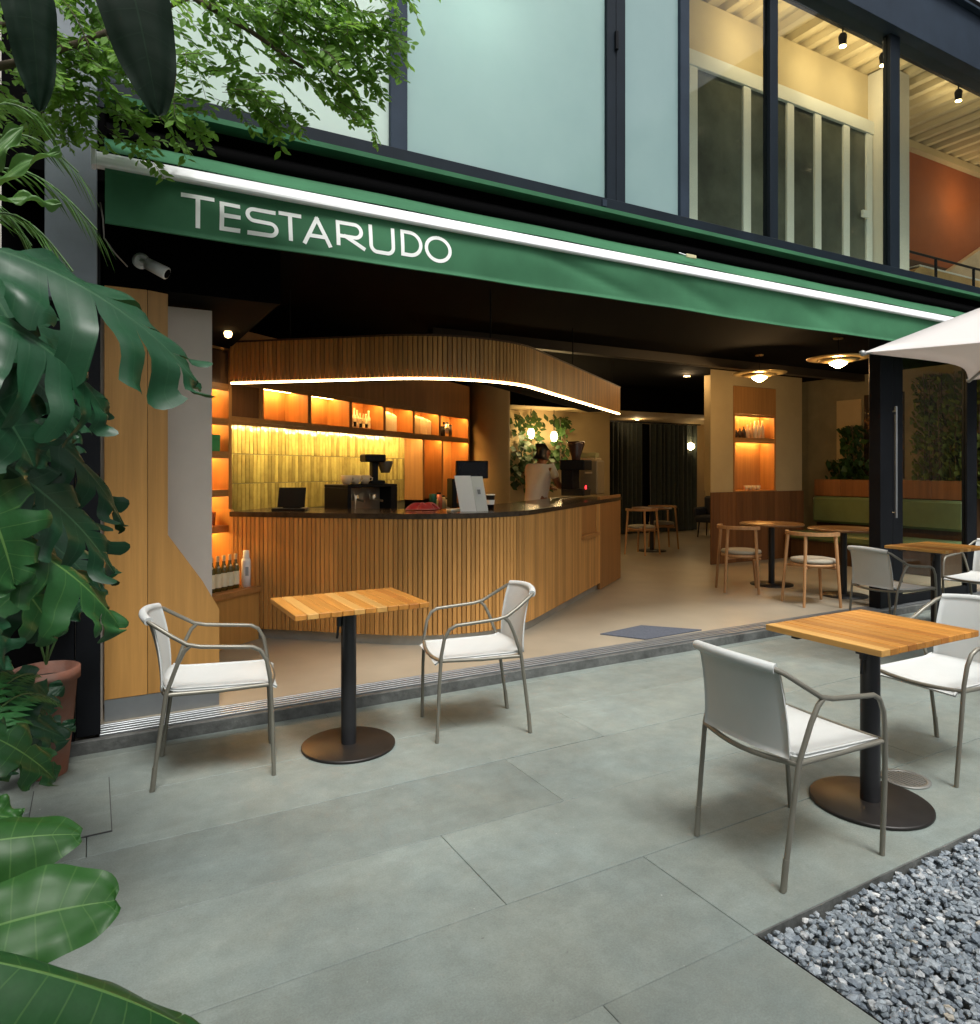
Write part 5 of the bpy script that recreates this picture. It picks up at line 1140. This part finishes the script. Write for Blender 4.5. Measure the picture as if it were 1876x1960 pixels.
# arching palm
pm = thing('palm_plant', (-.55, 2.75, .1), 'fine-leaved palm arching behind the monstera at the left edge', 'plant')
PALM = leafmat('palm_leaf', (.06, .15, .03), (.12, .22, .06), .45, .25, veins=1)
stalk(pm, [(-.55, 2.75, .1), (-.53, 2.75, 1.2), (-.52, 2.74, 2.0)], .03, .02, BARK, 'stem')
rp = random.Random(9)
for fi, (b, t, arch) in enumerate((((-0.391, 3.147, 2.497), (0.014, 3.149, 2.357), .10), ((-0.432, 3.228, 2.653), (-0.187, 3.204, 2.776), .08), ((-0.383, 3.085, 2.309), (-0.063, 3.020, 2.152), .10), ((-0.448, 3.352, 2.620), (-0.050, 3.300, 2.623), .12), ((-0.398, 3.209, 2.421), (-0.204, 3.214, 2.280), .05))):
    b, t = Vector(b), Vector(t); ax = [b.lerp(t, i/16) + Vector((0, 0, arch*math.sin(math.pi*i/16))) for i in range(17)]
    MB().tube([Vector((-.52, 2.74, 2.0))] + ax, .004, 6).build('frond_rib', STEMM, pm)
    for i in range(2, 17):
        for sg in (-1, 1):
            d_ = (ax[i] - ax[i-1]).normalized(); sd_ = d_.cross(Vector((0, 0, 1))).normalized()*sg
            tip = ax[i] + d_*.10 + sd_*.07 + Vector((0, 0, -.05 - rp.random()*.05))
            mid = (ax[i]+tip)/2 + Vector((0, 0, .012)); w = sd_.cross(d_).normalized()*.0 + d_.cross(sd_)*.0 + (d_ - sd_*.5).normalized()*.006
            q = MB(); q.uv = [(.5, 0), (0, .5), (.5, .5), (1, .5), (.5, 1)]
            q.add([ax[i], mid - w, mid, mid + w, tip], [(0, 1, 2), (0, 2, 3), (1, 4, 2), (2, 4, 3)], True); q.build('leaflet', PALM, pm)
# broad strap leaves beside it
for b, t, h, s_ in (((-0.368, 2.962, 2.273), (-0.076, 2.913, 2.559), .030, 1), ((-0.337, 2.830, 2.280), (-0.076, 2.798, 2.312), .025, 2), ((-0.352, 2.953, 2.380), (-0.189, 2.976, 2.651), .035, 3)):
    leaf(pm, b, t, h, (.2, -.6, .8), PALM, plain=True, droop=.8, seed=40+s_, fold=.3)
# fern low on the left
fn = thing('fern', (-.34, 2.68, .1), 'leafy green fern below the monstera beside the terracotta pot', 'plant')
FERN = leafmat('fern_leaf', (.028, .14, .035), (.05, .18, .05), .5, .2, veins=1)
for fi, (t, arch) in enumerate((((-0.110, 3.046, 0.563), .10), ((-0.135, 3.003, 0.428), .12), ((-0.222, 2.994, 0.420), .12), ((-0.187, 3.204, 0.640), .08), ((-0.126, 3.170, 0.440), .1), ((-0.244, 2.892, 0.531), .1), ((-0.272, 3.138, 0.669), .1))):
    b = Vector((-.34, 2.62, .56)); t = Vector(t); ax = [b.lerp(t, i/14) + Vector((0, 0, arch*math.sin(math.pi*i/14))) for i in range(15)]
    MB().tube([Vector((-.34, 2.68, .10))] + ax, .003, 6).build('frond_rib', STEMM, fn)
    for i in range(1, 15):
        for sg in (-1, 1):
            d_ = (ax[i] - ax[i-1]).normalized(); sd_ = d_.cross(Vector((.1, -.5, .8))).normalized()*sg; ll = .105*(1.1 - i/15)
            tip = ax[i] + d_*ll*.5 + sd_*ll + Vector((0, 0, -.012)); mid = (ax[i]*.5 + tip*.5); w = d_*.016
            q = MB(); q.uv = [(.5, 0), (0, .5), (.5, .5), (1, .5), (.5, 1)]
            q.add([ax[i], mid - w, mid + Vector((0, 0, .004)), mid + w, tip], [(0, 1, 2), (0, 2, 3), (1, 4, 2), (2, 4, 3)], True); q.build('leaflet', FERN, fn)
# terracotta pot
pp = (-.19, 3.90, 0)
pt = thing('terracotta_pot', (pp[0], pp[1], 0), 'weathered terracotta pot half hidden by leaves beside the black post', 'pot')
pt.scale = (.88, .88, .88)
TERRA = mat('terracotta', (.24, .075, .036), .85, var=.35, vs=5, bump=.2, bs=60, c2=(.20, .13, .105))
MB().lathe([(.10, .0), (.125, .25), (.145, .50), (.16, .50), (.16, .56), (.14, .56), (.13, .40), (.001, .40)], 32).build('pot_body', TERRA, pt, **LO)
MB().lathe([(.13, .50), (.001, .51)], 24).build('soil', SOIL, pt, **LO)
for k_ in range(5):
    a = k_*1.25; q = Vector((pp[0], pp[1], .51)); tip = q + Vector((.22*math.cos(a), .22*math.sin(a)-.05, .30 + .05*k_))
    leaf(pt, q.lerp(tip, .4) + Vector((0, 0, .1)), tip, .06, (.2, -.5, .85), LDARK, plain=True, droop=.9, seed=60+k_); stalk(pt, [q, q.lerp(tip, .4) + Vector((0, 0, .1))], .005, .004, STEMM)
# small-leaved tree overhanging the awning
tr_ = thing('small_leaved_tree', (-.95, 2.9, .1), 'tree with fine small leaves overhanging the awning at the top left', 'tree')
stalk(tr_, [(-.95, 2.9, .1), (-.9, 2.9, 1.4), (-.75, 2.88, 2.5), (-.5, 2.85, 3.2), (-0.299, 3.555, 3.518)], .055, .03, BARK, 'trunk')
BR_ = [[(-0.538, 3.632, 3.031), (-0.253, 3.414, 3.071), (-0.050, 3.300, 3.147), (0.157, 3.297, 3.299), (0.478, 3.232, 3.521), (0.846, 3.082, 3.693)], [(-0.299, 3.555, 3.518), (0.121, 3.375, 3.664), (0.546, 3.251, 3.762), (1.063, 3.017, 3.893)], [(-0.498, 3.724, 3.287), (-0.235, 3.690, 3.395), (0.047, 3.647, 3.269), (0.320, 3.550, 3.129)], [(0.121, 3.375, 3.664), (0.379, 3.115, 3.353), (0.576, 3.061, 3.256), (0.780, 3.004, 3.131)]]
for q in BR_: stalk(tr_, q, .018, .006, BARK, 'branch')
cr = MB(); tw = MB(); rt2 = random.Random(21); cr.uv = []
right = Vector((.871, -.491, 0)); up_ = Vector((0, 0, 1)); fwd = Vector((.491, .871, 0))
def spray(p, d_, ln_, sz):
    """one hanging twig with alternate leaflets on both sides"""
    n = max(5, int(ln_/.020)); pts = []; q = Vector(p); d_ = d_.normalized()
    for i in range(n+1):
        pts.append(q.copy()); d_ = (d_ + Vector((0, 0, -.045)) + Vector((rt2.uniform(-1, 1), rt2.uniform(-1, 1), rt2.uniform(-1, 1)))*.06).normalized(); q = q + d_*(ln_/n)
    tw.tube(pts[::2] if len(pts) > 6 else pts, .0012, 4, caps=False)
    pl_ = Vector((rt2.uniform(-.5, .5), rt2.uniform(-1, -.1), rt2.uniform(.1, 1))).normalized()
    for i in range(1, n+1):
        dd = (pts[i]-pts[i-1]).normalized(); sd_ = dd.cross(pl_).normalized()
        for sg in ((-1, 1) if rt2.random() < .75 else (rt2.choice((-1, 1)),)):
            l_ = sz*rt2.uniform(.75, 1.15); ax_ = (dd*.55 + sd_*sg*.85 + Vector((rt2.uniform(-1, 1), rt2.uniform(-1, 1), rt2.uniform(-1, 1)))*.28 + Vector((0, 0, -.15))).normalized()
            nn = (pl_ + Vector((rt2.uniform(-1, 1), rt2.uniform(-1, 1), rt2.uniform(-1, 1)))*.5); sx_ = ax_.cross(nn).normalized(); w = l_*.25; b0_ = pts[i] + ax_*l_*.08
            up2 = sx_.cross(ax_)*l_*.06
            cr.add([b0_, b0_ + ax_*l_*.35 + sx_*w + up2, b0_ + ax_*l_*.72 + sx_*w*.8 + up2, b0_ + ax_*l_, b0_ + ax_*l_*.72 - sx_*w*.8 + up2, b0_ + ax_*l_*.35 - sx_*w + up2, b0_ + ax_*l_*.5], [(0, 1, 6), (1, 2, 6), (2, 3, 6), (3, 4, 6), (4, 5, 6), (5, 0, 6)])
            cr.uv += [(.5, 0), (1, .35), (1, .7), (.5, 1), (0, .7), (0, .35), (.5, .5)]
def cluster(c, n, sx_, sz_, sd2, ln_, sz=.047, dirx=.6):
    for _ in range(n):
        p = Vector(c) + right*rt2.gauss(0, sx_) + up_*rt2.gauss(0, sz_) + fwd*rt2.gauss(0, sd2)
        spray(p, right*rt2.uniform(-.3, 1.0)*1.0 + right*dirx*.5 + fwd*rt2.uniform(-.5, .5) + up_*rt2.uniform(-.7, .25), ln_*rt2.uniform(.6, 1.2), sz)
for c, n, a, b, dd, l_ in (((-0.257, 3.473, 3.267), 26, .14, .10, .12, .24), ((-0.053, 3.473, 3.353), 24, .14, .10, .12, .24), ((-0.130, 3.517, 3.087), 26, .14, .08, .12, .22), ((0.123, 3.431, 3.114), 20, .12, .09, .1, .22), ((0.085, 3.510, 2.970), 8, .13, .035, .08, .2), ((0.310, 3.441, 3.018), 6, .10, .04, .08, .18), ((-0.305, 3.615, 2.976), 14, .1, .06, .1, .22),
                           ((0.296, 3.277, 3.220), 9, .10, .10, .1, .22), ((0.528, 3.146, 3.376), 22, .15, .05, .1, .26), ((0.753, 3.076, 3.408), 26, .13, .06, .1, .26), ((0.930, 2.977, 3.363), 20, .11, .07, .1, .24), ((0.812, 3.043, 3.205), 16, .12, .07, .1, .24), ((0.596, 3.165, 3.114), 12, .11, .06, .1, .22), ((0.506, 3.273, 3.050), 8, .1, .03, .08, .2), ((0.950, 2.966, 3.160), 9, .08, .06, .08, .22), ((0.766, 3.127, 3.624), 24, .3, .06, .12, .26), ((0.044, 3.419, 3.576), 24, .3, .06, .12, .26)):
    cluster(c, int(n*1.3), a, b, dd, l_)
for b, d2, l_ in (((0.940, 2.971, 3.114), (.30, -.1, -.45), .34), ((0.911, 2.988, 3.024), (.2, -.1, -.15), .2), ((0.675, 3.121, 3.024), (.25, 0, -.25), .2), ((0.993, 2.884, 3.376), (.4, -.1, -.1), .2), ((0.818, 2.982, 3.042), (.3, 0, -.2), .22), ((0.586, 3.228, 3.016), (.3, 0, -.12), .2)):
    for _ in range(2): spray(Vector(b), Vector((d2[0]*.87, d2[0]*-.49 + d2[1], d2[2])), l_, .040)
cr.build('crown', leafmat('tree_leaf', (.12, .25, .03), (.15, .28, .05), .5, .5, veins=1, c2=(.05, .13, .02), spec=.3, lit=.35), tr_, kind='stuff'); tw.build('twigs', BARK, tr_, kind='stuff')
# walls behind the plants
nb = thing('neighbour_wall', (-2.4, 4.5, 0), 'pale plastered neighbouring wall behind the left plants', 'wall')
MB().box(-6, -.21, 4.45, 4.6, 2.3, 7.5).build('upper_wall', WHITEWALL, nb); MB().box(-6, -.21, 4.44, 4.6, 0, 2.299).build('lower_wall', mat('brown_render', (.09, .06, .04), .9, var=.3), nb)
# hanging plants in the far corner and along the banquette planter
def creeper(name, base, label, boxes, n, m, sz, parent_cat='plant'):
    o = thing(name, base, label, parent_cat); b = MB(); b.uv = []; r = random.Random(n)
    for _ in range(n):
        q = r.choice(boxes); p = Vector((r.uniform(q[0], q[1]), r.uniform(q[2], q[3]), r.uniform(q[4], q[5]))); ax_ = Vector((r.uniform(-1, 1), r.uniform(-1, .2), r.uniform(-1.2, .2))).normalized(); s_ = sz*r.uniform(.6, 1.3)
        sd_ = ax_.cross(Vector((r.uniform(-.5, .5), -1, .5))).normalized()*s_*.4
        b.add([p, p + ax_*s_*.5 + sd_, p + ax_*s_, p + ax_*s_*.5 - sd_], [(0, 1, 2), (0, 2, 3)]); b.uv += [(.5, 0), (1, .5), (.5, 1), (0, .5)]
    b.build('foliage', m, o, kind='stuff')
    st = MB(); 
    for _ in range(max(4, n//60)):
        q = r.choice(boxes); x, y = r.uniform(q[0], q[1]), r.uniform(q[2], q[3]); st.tube([(x, y, q[4]), (x+r.uniform(-.06, .06), y, (q[4]+q[5])/2), (x, y, q[5])], .006, 5)
    st.build('vines', BARK, o, kind='stuff'); return o
IVY = leafmat('indoor_leaf', (.03, .075, .018), (.05, .1, .03), .5, .15, veins=1)
creeper('hanging_vines', (6.6, 10.1, 1.2), 'leafy vines hanging round the globe lamps behind the person', [(6.15, 6.4, 9.95, 10.25, 1.25, 2.4), (6.5, 6.72, 9.98, 10.25, 1.2, 2.42), (7.02, 7.2, 9.98, 10.25, 1.5, 2.35), (6.1, 7.0, 9.95, 10.25, 1.1, 1.75)], 420, IVY, .13)
creeper('planter_shrub', (10.0, 6.4, 1.24), 'dark feathery shrub in the planter behind the green banquette', [(9.9, 10.12, 6.3, 7.0, 1.22, 1.6), (9.95, 10.12, 6.5, 6.8, 1.3, 2.1)], 420, IVY, .12)
GW = leafmat('stand_in_leaf', (.23, .28, .06), (.25, .3, .08), .6, .25, veins=1, c2=(.06, .10, .02))
creeper('greenery_stand_in', (10.1, 5.1, 1.3), 'leaves behind the glass door standing in for reflected garden and planting', [(10.02, 10.14, 4.62, 5.75, 1.25, 2.75), (9.95, 10.1, 4.7, 5.3, 1.1, 1.9)], 2400, GW, .10)  # leaf mass stands in for garden reflection and planting at the door glass
# unseen tree added behind the viewer so its crown shades the near slabs
ct_ = thing('added_shade_tree', (-1.9, -2.4, .1), 'broad unseen tree added above the viewer to shade the near slabs', 'tree')
stalk(ct_, [(-1.9, -2.4, 0), (-1.7, -2.4, 1.6), (-1.2, -2.4, 3.0), (-.4, -2.5, 4.0)], .12, .06, BARK, 'trunk')
for q in ((1.2, -1.5, 4.5), (.4, -1.0, 4.6), (-.2, -2.1, 4.6), (1.9, -1.8, 4.7)): stalk(ct_, [(-.4, -2.5, 4.0), q], .05, .015, BARK, 'branch')
rc_ = random.Random(77); cm_ = MB(); cm_.uv = []
for _ in range(2100):
    while True:
        q = Vector((rc_.uniform(-1, 1), rc_.uniform(-1, 1), rc_.uniform(-1, 1)))
        if q.length < 1 and math.sin(q.x*5 + 1)*math.sin(q.y*6)*math.sin(q.z*3 + 2) > -.25: break
    p = Vector((.6 + q.x*2.0, -1.5 + q.y*1.2, 4.7 + q.z*.7)); ax_ = Vector((rc_.uniform(-1, 1), rc_.uniform(-1, 1), rc_.uniform(-1, .3))).normalized(); s_ = rc_.uniform(.09, .15)
    sd_ = ax_.cross(Vector((rc_.uniform(-.6, .6), rc_.uniform(-.6, .6), 1))).normalized()*s_*.3
    cm_.add([p, p + ax_*s_*.5 + sd_, p + ax_*s_, p + ax_*s_*.5 - sd_], [(0, 1, 2), (0, 2, 3)]); cm_.uv += [(.5, 0), (1, .5), (.5, 1), (0, .5)]
cm_.build('crown', bpy.data.materials['tree_leaf'], ct_, kind='stuff')
